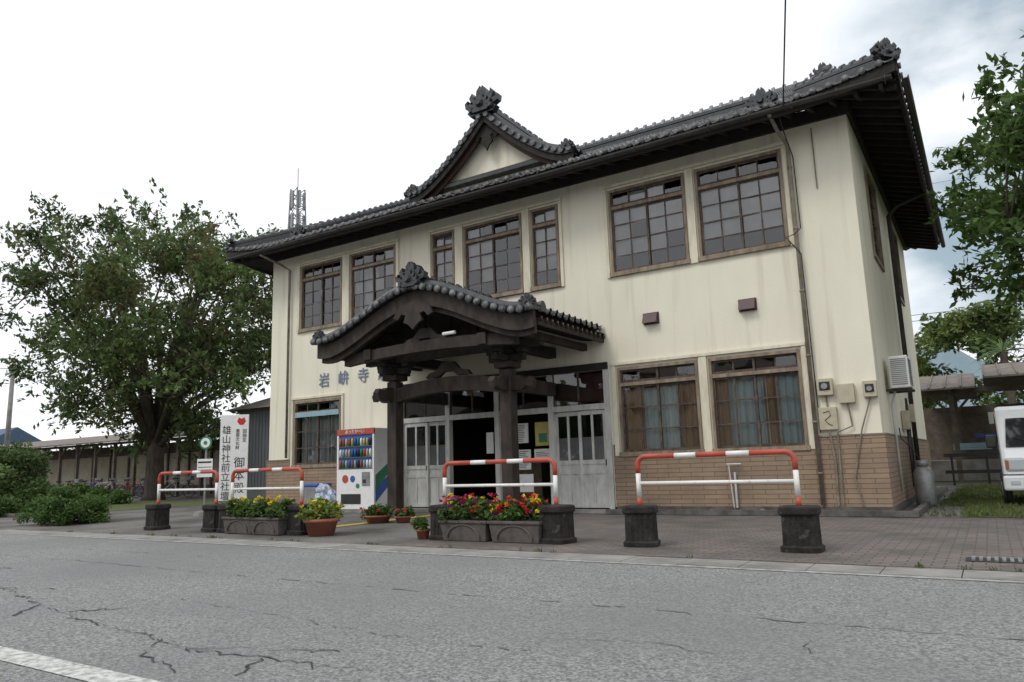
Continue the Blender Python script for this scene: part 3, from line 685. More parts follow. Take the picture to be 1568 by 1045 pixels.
def ribbon(P,pts,w,jit=.02,z=-.003,skip=0):
    out=[]
    for (x0,y0),(x1,y1) in zip(pts[:-1],pts[1:]):
        n=max(2,int(math.hypot(x1-x0,y1-y0)/.05))
        for i in range(n): out.append((x0+(x1-x0)*i/n,y0+(y1-y0)*i/n))
    out.append(pts[-1]); out=np.array(out); out+=np.cumsum(rng.normal(size=out.shape)*jit*.3,0)*.3+rng.normal(size=out.shape)*jit*.6
    v=[]
    ws=w*np.clip(.6+np.convolve(rng.normal(size=len(out)),np.ones(4)/4,'same'),.15,1.6)
    for i,p in enumerate(out):
        d=out[min(i+1,len(out)-1)]-out[max(i-1,0)]; L=np.hypot(*d)+1e-6; n=np.array([-d[1],d[0]])/L
        v+= [(p[0]+n[0]*ws[i],p[1]+n[1]*ws[i],z),(p[0]-n[0]*ws[i],p[1]-n[1]*ws[i],z)]
    P.add(v,[(2*i,2*i+1,2*i+3,2*i+2) for i in range(len(out)-1) if rng.random()>=skip])
cr=ck.p('cracks','crack'); se=ck.p('seams','seam')
C=[[(-8.5,-10.2),(-6.6,-10.6),(-5.2,-10.9),(-4.2,-11.1),(-3.4,-11.15),(-2.6,-11.3),(-1.9,-11.2),(-1.2,-11.15)],
   [(-3.0,-11.2),(-2.7,-11.5),(-2.2,-11.65)],[(-4.6,-11.0),(-4.3,-10.7)],[(-2.0,-11.25),(-1.8,-11.55)],[(-2.6,-11.3),(-2.2,-11.1),(-1.7,-10.95)],
   [(-6.6,-10.6),(-6.0,-10.4)],[(-5.2,-10.9),(-4.9,-11.2)],[(-9.5,-10.0),(-8.3,-9.8)]]
for c in C: ribbon(cr,c,.008,.035)
for c in [[(.55,-9.6),(.6,-9.9)],[(-.9,-10.2),(-.2,-10.0),(.2,-10.1)]]: ribbon(cr,c,.003,.02)
ribbon(se,[(-20,-9.05),(-8,-9.1),(-3,-9.2),(4,-9.15)],.009,.03,skip=.2); ribbon(se,[(-20,-8.1),(-6,-8.15)],.006,.03,skip=.4); ribbon(se,[(-4.5,-10.2),(-1.5,-10.5),(3,-10.4)],.005,.03,skip=.35)
ck.done()
dg=Ob('drain_grate')
for i in range(60): box(dg.p('bars','metalgrey'),1.25+i*.06,1.28+i*.06,-5.9,-5.65,.006,.02)
box(dg.p('pit','black'),1.2,4.9,-5.92,-5.63,.001,.005); dg.done()

# ------------------------------------------------------------------ guard rails with blocks
def rail(x0,x1,y=-5.55):
    O=Ob('guard_rail',(x0,y,0)); L=x1-x0
    for xx in (0,L):
        P=O.p('concrete_blocks','blockc',False)
        lay=[(0,.205),(.05,.21),(.07,.185),(.37,.18),(.40,.205),(.46,.20),(.475,.185)]
        v=[];f=[]; K=40; ro=rng.normal()*.08
        for z,r in lay:
            for k in range(K):
                a=2*math.pi*k/K+ro; c,s=math.cos(a-ro),math.sin(a-ro); q=(abs(c)**5+abs(s)**5)**(-1/5)
                rr=r*q*(1 if (k%2 or z<.06 or z>.38) else .93)
                v.append((xx+rr*math.cos(a),rr*math.sin(a)*.95,z))
        for i in range(len(lay)-1):
            for k in range(K): f.append((i*K+k,i*K+(k+1)%K,(i+1)*K+(k+1)%K,(i+1)*K+k))
        f.append(tuple(range(K))[::-1]); f.append(tuple((len(lay)-1)*K+k for k in range(K))); P.add(v,f)
    H=1.06;r=.1
    R=O.p('red_bands','red',True); Wt=O.p('white_tube','railwhite',True)
    for xx,s in ((0,1),(L,-1)):
        tube(R,[(xx,0,.45),(xx,0,.57)],.0305,12); tube(Wt,[(xx,0,.57),(xx,0,.86)],.03,12)
        arc=[(xx,0,.86),(xx,0,H-r)]+[(xx+s*(r-r*math.cos(a)),0,H-r+r*math.sin(a)) for a in np.linspace(.25,math.pi/2,6)]+[(xx+s*L*.26,0,H)]
        tube(R,arc,.031,12)
    a,b=L*.26,L*.74
    seg=np.linspace(a,b,4)
    tube(Wt,[(seg[0],0,H),(seg[1]-.03,0,H)],.03,12); tube(R,[(seg[1]-.03,0,H),(seg[2]+.03,0,H)],.031,12); tube(Wt,[(seg[2]+.03,0,H),(seg[3],0,H)],.03,12)
    tube(Wt,[(0,0,.74),(L,0,.74)],.022,10)
    O.done()
for a,b in ((-12.2,-10.4),(-9.95,-8.15),(-5.15,-3.32),(-2.15,-.3)): rail(a,b)

# ------------------------------------------------------------------ planters
GR=[(.06,.12,.03),(.09,.16,.035),(.13,.2,.05),(.05,.09,.025)]
def trough(x,y,w,flw,name='flower_trough'):
    O=Ob(name,(x,y,0)); P=O.p('box','trough',False,.01); h=w/2
    v=[(-h*.92,-.13,0),(h*.92,-.13,0),(h*.92,.13,0),(-h*.92,.13,0),(-h,-.16,.24),(h,-.16,.24),(h,.16,.24),(-h,.16,.24)]
    P.add(v,BF); box(P,-h-.02,h+.02,-.18,.18,.24,.28)
    arc=[(h*.7*math.cos(a),-.155,.04+.18*math.sin(a)) for a in np.linspace(0,math.pi,14)]
    tube(O.p('arch_relief','trough'),arc,.014,6)
    box(O.p('soil','soil'),-h*.95,h*.95,-.15,.15,.281,.285)
    cs=[(rng.uniform(-h*.95,h*.95),rng.uniform(-.15,.14),.33+.16*rng.random()) for _ in range(22)]
    leaves('foliage',O.e,cs,.12,90,.05,GR,.9)
    for colr,n in flw:
        cs=[(rng.uniform(-h,h),rng.uniform(-.18,.12),.38+.24*rng.random()) for _ in range(n)]
        leaves('blossoms',O.e,cs,.032,12,.042,[colr],.7,'flower',elong=1.0)
    O.done()
RD=(.6,.03,.03);YL=(.75,.6,.03);MG=(.5,.05,.25);OR=(.7,.2,.03);PU=(.25,.03,.12)
trough(-4.68,-5.62,.78,[(RD,22),(YL,8),(PU,18),(MG,14)]); trough(-3.85,-5.62,.78,[(RD,24),(YL,18),(OR,14),(PU,8)])
trough(-9.4,-5.7,.75,[(YL,16)]); trough(-8.68,-5.72,.72,[(YL,30),(OR,4)])
def pot(x,y,r,h,flw,ph=.3,m='terra',name='flower_pot',pal=None):
    O=Ob(name,(x,y,0)); tube(O.p('pot',m,True),[(0,0,0),(0,0,h*.8),(0,0,h*.8),(0,0,h)],[r*.75,r*.95,r*1.06,r*1.06],20)
    tube(O.p('soil','soil'),[(0,0,h),(0,0,h+.004)],r*.95,16)
    cs=[(rng.uniform(-r,r)*.85,rng.uniform(-r,r)*.85,h+ph*rng.uniform(.1,.9)) for _ in range(14)]
    leaves('foliage',O.e,cs,r*.5,80,.05,pal or GR,.8)
    for colr,n in flw: leaves('blossoms',O.e,[(rng.uniform(-r,r),rng.uniform(-r,r),h+ph*rng.uniform(.5,1.1)) for _ in range(n)],.04,12,.045,[colr],.7,'flower',elong=1)
    O.done()
pot(-7.62,-5.6,.27,.26,[(YL,12)],.26,pal=[(.18,.24,.05),(.28,.32,.06),(.1,.17,.04)]); pot(-5.48,-5.65,.1,.14,[(RD,2)],.14)
pot(-8.55,-3.3,.26,.14,[(RD,6)],.14); pot(-8.0,-3.2,.16,.12,[(RD,3)],.12)
tf=[]
for _ in range(80):
    x=rng.uniform(-14,4)
    if math.sin(x*1.7)+math.sin(x*4.1+1)>-.2: tf.append((x,-6.49+rng.normal()*.02,.01))
for _ in range(60): tf.append((rng.uniform(-5,0),-.3+rng.normal()*.1,.02))
for _ in range(120): tf.append((rng.uniform(.45,1.2),rng.uniform(-.6,6),.02))
leaves('weeds',None,tf,.05,14,.035,[(.07,.10,.03),(.11,.12,.05)],.5,up=.8)
tf=[(rng.uniform(.65,8),rng.uniform(.0,1)**1.5*12.4-.4,.0) for _ in range(5200)]
tf=[p for p in tf if p[0]>1.05 or p[1]>2.2]
leaves('lawn_grass',None,tf,.12,14,.055,[(.09,.14,.03),(.13,.18,.05),(.15,.15,.07)],.3,up=1)
rs_=Ob('loose_stones')
for i in range(9):
    x,y=rng.uniform(-3,.2),rng.uniform(-.45,-.15); r=rng.uniform(.03,.08)
    tube(rs_.p('stones',('concrete' if i else 'concrete'),False),[(x,y,0),(x+r*.1,y,r*.6),(x,y+.01,r)],[r,r*1.05,r*.5],7)
rs_.done()

# ------------------------------------------------------------------ vending machine
V=Ob('vending_machine',(-12.15,-.92,.08))
box(V.p('base','concrete'),-.03,1.28,-.03,.8,-.08,-.005)
box(V.p('cabinet','white',False,.02),0,1.25,.04,.78,0,1.93)
box(V.p('door_red','red',False,.01),.0,1.25,-.005,.04,1.78,1.93)
df=V.p('door_frame','white',False,.008)
box(df,.0,1.25,0,.04,0,.95); box(df,.0,.06,0,.04,.95,1.78); box(df,1.19,1.25,0,.04,.95,1.78)
box(V.p('display_back','blue'),.06,1.19,.03,.039,.95,1.78)
cols=['red','blue','green','yellow','white','terra','beigebox','black','paleblue']
for r in range(3):
    z=.98+r*.265
    box(V.p('shelf','metalgrey'),.06,1.19,-.002,.03,z-.025,z)
    box(V.p('price_buttons','green'),.07,1.18,-.008,-.003,z-.02,z-.008)
    for k in range(11):
        c=cols[int(rng.integers(0,9))]; xx=.13+k*.1; tube(V.p('drinks_'+c,c,True),[(xx,.005,z),(xx,.005,z+.15),(xx,.005,z+.19)],[.034,.034,.018],8)
box(V.p('coin_panel','metalgrey',False,.005),.86,1.12,-.012,0,.55,.88); box(V.p('coin_slot','black'),.9,1.0,-.02,-.012,.62,.7)
box(V.p('pickup_slot','black',False,.005),.16,.82,-.01,0,.12,.36)
disc(V.p('logo_red','red'),(.3,-.001,.72),.1,(0,-1,0),.008,16); disc(V.p('logo_blue','blue'),(.55,-.001,.72),.08,(0,-1,0),.008,16); disc(V.p('logo_green','green'),(.72,-.001,.55),.06,(0,-1,0),.008,16)
for i,(m_,o_) in enumerate((('blue',0),('green',.3))):
    prism(V.p('side_wave_'+m_,m_),[(.05,.15+o_),(.77,.75+o_),(.77,.98+o_),(.4,.72+o_),(.05,.5+o_)],(1.251,0,0),(0,1,0),(0,0,1),(1,0,0),.003+.001*i)
text(V.e,'あったか〜い',(.62,-.012,1.855),.11,(math.pi/2,0,0),'white')
V.done()
R=Ob('recycling_bin',(-13.5,-.75,0))
box(R.p('bin','metalgrey',False,.02),.0,.5,0,.45,0,.62); box(R.p('lid','blue',False,.02),-.02,.52,-.02,.47,.62,.7)
def blob(P,c,r,n=12):
    ph=rng.random(9)*6; v=[];f=[]
    for i in range(n+1):
        th=math.pi*i/n
        for k in range(n*2):
            a=2*math.pi*k/(n*2); q=1+.12*math.sin(3*a+ph[0])*math.sin(th*2+ph[1])+.09*math.sin(7*a+ph[2]+th*3)+.05*math.sin(11*a+th*6)
            v.append((c[0]+r[0]*q*math.sin(th)*math.cos(a),c[1]+r[1]*q*math.sin(th)*math.sin(a),max(.0,c[2]+r[2]*q*math.cos(th)*(1.25 if math.cos(th)>.85 else 1))))
    m=n*2
    for i in range(n):
        for k in range(m): f.append((i*m+k,i*m+(k+1)%m,(i+1)*m+(k+1)%m,(i+1)*m+k))
    P.add(v,f)
for c,r in (((.75,.0,.28),(.26,.24,.3)),((1.08,-.05,.22),(.2,.2,.24)),((.75,-.05,.54),(.18,.17,.12))): blob(R.p('bags','bagblue',True),c,r)
R.done()

# ------------------------------------------------------------------ shrine sign board
S=Ob('shrine_signboard',(-17.0,-.3,0),math.radians(34))
box(S.p('board','white',False,.01),-.41,.41,-.02,.02,.25,2.72)
for x in (-.36,.36): box(S.p('posts','metalgrey'),x-.03,x+.03,.021,.08,0,2.7)
text(S.e,'\n'.join('雄山神社前立社壇'),(-.22,-.024,1.32),.27,(math.pi/2,0,0),'ink',.002,1.0)
text(S.e,'\n'.join('国指定'),(.30,-.024,2.1),.13,(math.pi/2,0,0),'ink',.002,1.0)
text(S.e,'\n'.join('重要文化財'),(.10,-.024,2.0),.12,(math.pi/2,0,0),'ink',.002,1.0)
text(S.e,'\n'.join('御本殿'),(.17,-.024,.95),.33,(math.pi/2,0,0),'ink',.002,1.1)
prism(S.p('red_emblem','redink'),[(-.13,0),(-.08,.12),(0,.08),(.08,.12),(.13,0),(.05,-.1),(-.05,-.1)],(.2,-.021,2.52),(1,0,0),(0,0,1),(0,-1,0),.003)
S.done()
S=Ob('bus_stop_sign',(-15.0,-2.6,0),math.radians(28))
tube(S.p('pole','metalgrey'),[(0,0,0),(0,0,2.0)],.025,8); tube(S.p('base','concrete'),[(0,0,0),(0,0,.12)],[.25,.2],16)
disc(S.p('disc_green','green'),(0,-.03,1.8),.16,(0,-1,0),.02,24); disc(S.p('disc_white','white'),(0,-.052,1.8),.12,(0,-1,0),.004,24); disc(S.p('disc_mark','green'),(0,-.058,1.8),.05,(0,-1,0),.004,12)
box(S.p('timetable','white',False,.005),-.2,.2,-.05,-.03,.95,1.4); box(S.p('timetable_lines','ink'),-.17,.17,-.054,-.051,1.3,1.34)
for z in (1.05,1.12,1.19): box(S.p('timetable_lines','ink'),-.17,.17,-.054,-.051,z,z+.015)
S.done()

# ------------------------------------------------------------------ AC and gas bottle
A=Ob('air_conditioner',(.04,1.2,2.2))
box(A.p('case','white',False,.02),.06,.38,0,.8,0,.6)
for i in range(14): box(A.p('louvers','metalgrey'),.09,.35,-.012,-.002,.06+i*.036,.075+i*.036)
for i in range(14): box(A.p('louvers','metalgrey'),.381,.392,.05,.6,.06+i*.036,.075+i*.036)
box(A.p('bracket','darkpipe'),-.04,.4,.1,.14,-.05,0); box(A.p('bracket','darkpipe'),-.04,.4,.66,.7,-.05,0)
tube(A.p('hose','whitewood',True),[(.1,.3,0),(.02,.3,-.3),(.02,.35,-1.9)],.025,8); A.done()
Gb=Ob('gas_cylinder',(.38,2.3,0))
tube(Gb.p('cylinder','metalgrey',True),[(0,0,0),(0,0,.04),(0,0,.62),(0,0,.72),(0,0,.76)],[.15,.18,.18,.12,.05],20)
tube(Gb.p('collar','metalgrey',True),[(0,0,.74),(0,0,.86)],[.1,.1],14); tube(Gb.p('hose','black',True),[(0,0,.82),(-.15,.0,1.1),(-.32,.1,1.3),(-.33,.1,1.5)],.012,6)
Gb.done()

# ------------------------------------------------------------------ van
V=Ob('white_van',(1.66,2.1,0))
prof=[(0.02,.30),(-.02,.55),(.02,.85),(.10,1.0),(.55,1.55),(.78,1.76),(1.1,1.84),(3.2,1.82),(3.34,1.6),(3.38,.8),(3.38,.30),(2.95,.28),(.3,.28)]
prism(V.p('body','carpaint',False,.07),prof,(0,0,0),(0,1,0),(0,0,1),(1,0,0),1.47)
v=[(.1,.13,1.04),(1.37,.13,1.04),(1.31,.56,1.57),(.16,.56,1.57)]
V.p('windscreen','wscreen').add([(a,b-.02,c+.02) for a,b,c in v],[(0,1,2,3)])
for xx in (-.004,1.474):
    P=V.p('side_windows','wscreen')
    for pg in ([(.36,1.1),(1.2,1.1),(1.2,1.64),(.76,1.64)],[(1.28,1.1),(2.2,1.1),(2.2,1.64),(1.28,1.64)],[(2.28,1.1),(3.2,1.1),(3.15,1.64),(2.28,1.64)]):
        P.add([(xx,a,b) for a,b in pg],[tuple(range(len(pg)))])
    for yy in (1.24,2.24): box(V.p('door_gaps','black'),xx-.001,xx+.001,yy-.006,yy+.006,.35,1.6)
for yy in (.6,2.75):
    for xx in (-.006,1.46): disc(V.p('wheel_arches','black'),(xx,yy,.3),.33,(1,0,0),.016,24)
box(V.p('bumper','carpaint',False,.04),-.01,1.48,-.08,.1,.28,.55); box(V.p('grille','black',False,.01),.38,1.09,-.03,.05,.62,.74)
box(V.p('lower_grille','black'),.3,1.17,-.088,-.08,.34,.44)
for x in (.05,1.12): box(V.p('headlights','lamp',False,.04),x,x+.3,-.045,.06,.62,.86)
for x in (.06,1.37): box(V.p('indicators','terra',False,.01),x,x+.05,-.052,-.03,.66,.82)
for x in (.1,1.2): box(V.p('fog_lamps','lamp',False,.01),x,x+.15,-.09,-.07,.38,.46)
box(V.p('bumper_gap','black'),-.012,1.482,-.05,.0,.555,.57)
box(V.p('number_plate','yellow'),.58,.9,-.095,-.081,.42,.57)
for yy in (.6,2.75):
    for xx in (-.03,1.36):
        tube(V.p('tyres','black',True),[(xx,yy,.27),(xx+.14,yy,.27)],.27,20); tube(V.p('hubs','metalgrey',True),[(xx-.01,yy,.27),(xx+.15,yy,.27)],.15,16)
for xx in (-.2,1.49): box(V.p('mirrors','black',False,.03),xx,xx+.18,.42,.5,1.05,1.3)
tube(V.p('wiper','black'),[(.7,.12,1.08),(.25,.22,1.22)],.008,5)
V.done()

# ------------------------------------------------------------------ trees
TG=[(.095,.15,.05),(.125,.19,.06),(.075,.12,.042),(.15,.21,.07),(.11,.16,.06)]
def tree(name,base,height,cz,rad,ncl,ntw,nl,length,lsize,pal,trunk=.35,seed=1,fork=.2,limbs=16,shell=.45,low=-1,grav=.25,twigs=True,hole=-9):
    rs=np.random.default_rng(seed); O=Ob(name,base)
    P=O.p('trunk','bark',True); zf=height*fork
    tube(P,[(0,0,-.1),(.03,.02,.25),(.02,0,zf*.6),(0,.05,zf)],[trunk*1.35,trunk,trunk*.85,trunk*.8],12)
    cl=[]
    while len(cl)<ncl:
        d=rs.normal(size=3); d/=np.linalg.norm(d)
        if d[2]<low: continue
        r=(shell+(1-shell)*rs.random()**.7)*(1+.10*math.sin(d[0]*5+seed)+.09*math.sin(d[1]*7+d[2]*6)+.05*rs.normal())
        c=(d[0]*r*rad[0],d[1]*r*rad[1],cz+d[2]*r*rad[2])
        if math.sin(c[0]*1.3+seed)+math.sin(c[1]*1.5+1)+math.sin(c[2]*1.8+2)<hole: continue
        cl.append(c)
    cl=np.array(cl)
    ends=cl[rs.choice(len(cl),min(limbs,len(cl)),replace=False)]
    nodes=[]
    for e in ends:
        s=np.array([0,0,zf*(.8+.2*rs.random())]); m1=s+(e-s)*.35+np.array([0,0,.6*rs.random()+.3]); m2=s+(e-s)*.7+rs.normal(size=3)*.25
        tube(P,[s,m1,m2,e],[trunk*.45,trunk*.3,trunk*.16,trunk*.04],7); nodes+= [m1,m2,(m1+m2)/2,e]
    nodes=np.array(nodes)
    for c in cl:
        j=np.argmin(((nodes-c)**2).sum(1)+rs.random(len(nodes)))
        a=nodes[j]; mid=(a+c)/2+rs.normal(size=3)*.15
        tube(P,[a,mid,c],[trunk*.12,trunk*.07,trunk*.02],5)
    sprays('foliage',O.e,cl,(0,0,cz-rad[2]*.55),ntw,nl,length,lsize,pal,grav,O.p('twigs','bark') if twigs else None)
    O.done(); return O
tree('large_deciduous_tree',(-29.6,5,0),13,7.9,(6.2,6.2,5.7),250,10,24,1.6,.15,TG+[(.14,.12,.05)],.42,3,.2,34,.4,grav=.2,hole=-.9)
tree('deciduous_tree',(5.3,3.0,0),9,6.0,(3.9,3.9,2.6),170,9,24,1.0,.125,[(.11,.19,.05),(.14,.22,.06),(.09,.15,.04)],.22,5,.3,16,.4)
tree('deciduous_tree',(-42.6,-1.8,0),8,4.5,(3.2,3.2,3.2),70,9,20,1.2,.17,TG,.25,6,.2,10,.4)
def bush(name,c,r,n,per,ls,pal,cr=.35):
    O=Ob(name,(c[0],c[1],0)); cl=[]
    while len(cl)<n:
        d=rng.normal(size=3); d/=np.linalg.norm(d); d[2]=abs(d[2]); q=.55+.45*rng.random()
        cl.append((d[0]*r[0]*q,d[1]*r[1]*q,.1+d[2]*r[2]*q))
    for p in cl[::6]: tube(O.p('stems','bark'),[(0,0,0),(p[0]*.6,p[1]*.6,p[2]*.5),p],[.03,.02,.008],5)
    leaves('foliage',O.e,cl,cr,per,ls,pal,.8); O.done()
AZ=[(.08,.15,.035),(.11,.19,.045),(.06,.11,.03)]
bush('azalea_bush',(-16.6,-5.1),(1.0,.8,.66),80,220,.045,AZ,.2)
bush('shrub',(-26,-2.4),(1.6,1.4,2.3),70,200,.09,TG,.4)
bush('shrub',(-23.2,-4.2),(1.0,.9,.6),50,160,.07,AZ,.25)
bush('shrub',(-30,2.2),(3.4,.8,.6),70,120,.1,AZ,.3)
bush('shrub',(-37,3),(3.0,1.2,.7),60,120,.1,AZ,.35)
ks=Ob('lawn_kerb')
for i in range(40): box(ks.p('stones','plinth',False,.02),-21.6-i*.5,-21.14-i*.5,-3.95,-3.8,-.01,.09+.03*rng.random())
ks.done()
cl=[(rng.uniform(-130,-70),rng.uniform(30,60),rng.uniform(.5,4.5)) for _ in range(220)]
leaves('distant_trees',None,cl,2.0,130,.4,TG,.8)
cl=[]
for _ in range(420):
    x=rng.uniform(-12,34); h=8.0+1.0*math.sin(x*.6)+.7*math.sin(x*1.5+1); cl.append((x,rng.uniform(32,38),h-rng.random()**1.6*h*.9))
leaves('distant_trees',None,cl,.95,180,.23,[(.10,.16,.045),(.16,.22,.06),(.08,.12,.04),(.2,.22,.07)],.8)
# unseen trees and houses behind the viewpoint, added to fill the window reflections
cl=[]
for _ in range(260):
    x=rng.uniform(-75,25); h=8+2.5*math.sin(x*.25)+1.6*math.sin(x*.7); cl.append((x,rng.uniform(-52,-44),h*rng.random()**.6))
leaves('distant_trees',None,cl,2.0,110,.7,TG,.9)
def house(x0,x1,y0,y1,h,w,r):
    H=Ob('distant_house'); ym=(y0+y1)/2
    box(H.p('walls',w),x0,x1,y0,y1,0,h); prism(H.p('roof',r),[(y0-.7,h-.1),(y1+.7,h-.1),(ym,h+2)],(x0-.6,0,0),(0,1,0),(0,0,1),(1,0,0),x1-x0+1.2)
    a=x0+.8
    while a+1.6<x1:
        for yy,s in ((y0,-1),(y1,1)): box(H.p('windows','interior'),a,a+1.5,min(yy,yy+s*.04),max(yy,yy+s*.04),h*.55,h*.8)
        a+=3
    H.done()
house(-101,-94,24,30,5.2,'shedwall','houseblue'); house(-22,-12,-40,-33,5.6,'shedwall','rust'); house(-6,4,-42,-34,5.8,'greywall','tile'); house(-42,-30,-41,-34,5.4,'greywall','rust')  # all but the first are unseen, added for the window reflections
Pm=Ob('palm_tree',(2.6,29,0)); tube(Pm.p('trunk','bark'),[(0,0,0),(.1,0,3),(0,0,5.8)],[.22,.18,.16],8)
P=Pm.p('fronds','leafgreen')
for i in range(34):
    a=rng.random()*6.28; e=rng.uniform(-.1,1.2); L_=rng.uniform(1.2,1.8); dx,dy,dz=math.cos(a)*math.cos(e),math.sin(a)*math.cos(e),math.sin(e)
    pts=[np.array([dx*L_*t,dy*L_*t,5.8+dz*L_*t-.7*t*t*L_*.5]) for t in np.linspace(0,1,5)]
    s=np.array([-math.sin(a),math.cos(a),0])
    for q in np.linspace(-.5,.5,7):
        tip=pts[-1]+s*q*1.1+np.array([0,0,-abs(q)*.5]); b0=pts[3]
        P.add([b0-s*.02,b0+s*.02,tip],[(0,1,2)])
    tube(P,pts[:4],.02,4)
Pm.done()
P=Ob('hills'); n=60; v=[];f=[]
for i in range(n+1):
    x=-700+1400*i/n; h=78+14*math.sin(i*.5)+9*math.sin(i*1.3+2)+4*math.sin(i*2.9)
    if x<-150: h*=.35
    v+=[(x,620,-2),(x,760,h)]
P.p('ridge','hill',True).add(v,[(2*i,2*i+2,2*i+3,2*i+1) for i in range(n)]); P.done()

# ------------------------------------------------------------------ annex, sheds etc.
A=Ob('grey_annex_building')
box(A.p('walls','greywall'),-25.2,-16.2,6,10,0,3.7)
for i in range(45): x=-25.1+i*.2; box(A.p('siding_ribs','greywall'),x,x+.03,5.975,5.998,.3,3.6)
prism(A.p('roof','rust'),[(5.5,3.65),(10.5,3.65),(8,4.4)],(-25.6,0,0),(0,1,0),(0,0,1),(1,0,0),9.5)
box(A.p('window','interior'),-22.4,-21.2,5.96,5.99,1.2,2.6); box(A.p('window_frame','whitewood'),-22.5,-21.1,5.975,5.995,1.1,2.7)
box(A.p('shutter','whitewood'),-19.8,-18.2,5.96,5.99,.1,2.3)
A.done()
Sx=Ob('bicycle_shelter')
box(Sx.p('back_wall','shedwall'),-62,-26,11,11.1,.5,2.3); box(Sx.p('wall_base','oldwood'),-62,-26,10.98,11.08,0,.498)
box(Sx.p('back_frieze','oldwood'),-62,-26,10.99,11.09,2.302,2.9)
for i in range(19):
    x=-62+i*2; box(Sx.p('posts','oldwood'),x-.08,x+.08,8.9,9.06,0,2.9); box(Sx.p('posts','oldwood'),x-.06,x+.06,10.9,10.97,0,3.0)
    beam(Sx.p('posts','oldwood'),(x,8.98,2.3),(x+.6,8.98,2.85),.08,.08)
box(Sx.p('front_beam','oldwood'),-62,-26,8.92,9.04,2.86,3.0)
Sx.p('roof','rust').add([(-62.5,8.2,2.95),(-25.5,8.2,2.95),(-25.5,11.4,3.6),(-62.5,11.4,3.6),(-62.5,8.2,3.03),(-25.5,8.2,3.03),(-25.5,11.4,3.68),(-62.5,11.4,3.68)],BF)
Sx.done()
def bike(x,y,rz,fc):
    O=Ob('bicycle',(x,y,0),rz); m='metalgrey'
    for cx in (0,1.05):
        pts=[(cx+.32*math.cos(a),0,.34+.32*math.sin(a)) for a in np.linspace(0,2*math.pi,21)]
        tube(O.p('tyres','black'),pts,.02,5,False)
        for a in np.linspace(0,math.pi,5)[:-1]: tube(O.p('spokes',m),[(cx+.3*math.cos(a),0,.34+.3*math.sin(a)),(cx-.3*math.cos(a),0,.34-.3*math.sin(a))],.004,4)
    F=O.p('frame',fc)
    for a,b in (((0,0,.34),(.35,0,.78)),((.35,0,.85),(.45,0,.3)),((.45,0,.3),(0,0,.34)),((.45,0,.3),(.9,0,.75)),((.36,0,.75),(.88,0,.8)),((1.05,0,.34),(.85,0,.98))): tube(F,[a,b],.018,6)
    tube(O.p('handlebar',m),[(.7,-.25,1.0),(.85,-.15,1.02),(.85,.15,1.02),(.7,.25,1.0)],.014,6)
    box(O.p('saddle','black',False,.02),.2,.46,-.08,.08,.85,.92)
    box(O.p('basket',m,False,.01),.9,1.2,-.16,.16,.8,1.0)
    O.done()
for i in range(9): bike(-42+i*1.35+rng.random()*.3,6.6,.9+rng.normal()*.3,['metalgrey','red','blue','white'][i%4])
R=Ob('platform_shelter')
for x in np.arange(-2,14,2.6):
    box(R.p('posts','oldwood'),x-.08,x+.08,14.9,15.06,0,3.1); box(R.p('posts','oldwood'),x-.08,x+.08,18.5,18.66,0,3.0)
    beam(R.p('braces','oldwood'),(x,15,2.2),(x+.7,15,3.0),.08,.08); beam(R.p('braces','oldwood'),(x,15,2.2),(x-.7,15,3.0),.08,.08)
    beam(R.p('braces','oldwood'),(x,14,3.02),(x,19,2.95),.1,.12)
box(R.p('beams','oldwood'),-3,14,14.92,15.04,2.95,3.12)
def gr(x0,x1,y0,y1,ym,z0,z1):
    P=R.p('roof','rust')
    P.add([(x0,y0,z0),(x1,y0,z0),(x1,ym,z1),(x0,ym,z1),(x0,y0,z0+.06),(x1,y0,z0+.06),(x1,ym,z1+.06),(x0,ym,z1+.06)],BF)
    P.add([(x0,ym,z1),(x1,ym,z1),(x1,y1,z0),(x0,y1,z0),(x0,ym,z1+.06),(x1,ym,z1+.06),(x1,y1,z0+.06),(x0,y1,z0+.06)],BF)
    for xx in np.arange(x0,x1,.45): beam(R.p('battens','rust'),(xx,y0-.01,z0+.08),(xx,ym,z1+.08),.04,.04)
gr(-.4,1.35,13.6,19.6,16.8,3.0,3.7); gr(1.6,14,13.2,20,16.8,3.25,3.95)
box(R.p('back_wall','oldwood'),-3,14,19,19.1,0,2.7); box(R.p('platform_edge','concrete'),-3,14,16.2,19,0,.7)
box(R.p('sign','white'),1.6,2.1,15.9,15.93,1.9,2.3); box(R.p('sign_blue','blue'),1.1,1.9,18.95,18.99,1.5,1.65)
box(R.p('bench','paleblue',False,.02),.4,1.6,17.6,18.0,1.05,1.12); box(R.p('bench','paleblue',False,.02),.4,1.6,18.0,18.05,1.12,1.3)
R.done()
Fn=Ob('black_fence')
for x in np.arange(.5,12,.9): box(Fn.p('posts','black'),x-.03,x+.03,12.1,12.16,0,.95)
for z in (.35,.85): box(Fn.p('rails','black'),.3,12,12.08,12.12,z,z+.1)
Fn.done()
Tm=Ob('telecom_mast',(-84.5,60,0)); P=Tm.p('lattice','steel')
hw=.75
for sx,sy in ((-1,-1),(1,-1),(1,1),(-1,1)): tube(P,[(sx*2.0,sy*2.0,0),(sx*hw,sy*hw,44.5)],.12,6)
z=0
while z<44:
    w=2.0+(hw-2.0)*z/44.5; w2=2.0+(hw-2.0)*min(z+1.6,44.5)/44.5
    for a,b in (((-1,-1),(1,-1)),((1,-1),(1,1)),((1,1),(-1,1)),((-1,1),(-1,-1))):
        tube(P,[(a[0]*w,a[1]*w,z),(b[0]*w2,b[1]*w2,min(z+1.6,44.5))],.07,4); tube(P,[(a[0]*w,a[1]*w,z),(b[0]*w,b[1]*w,z)],.08,4)
    z+=1.6
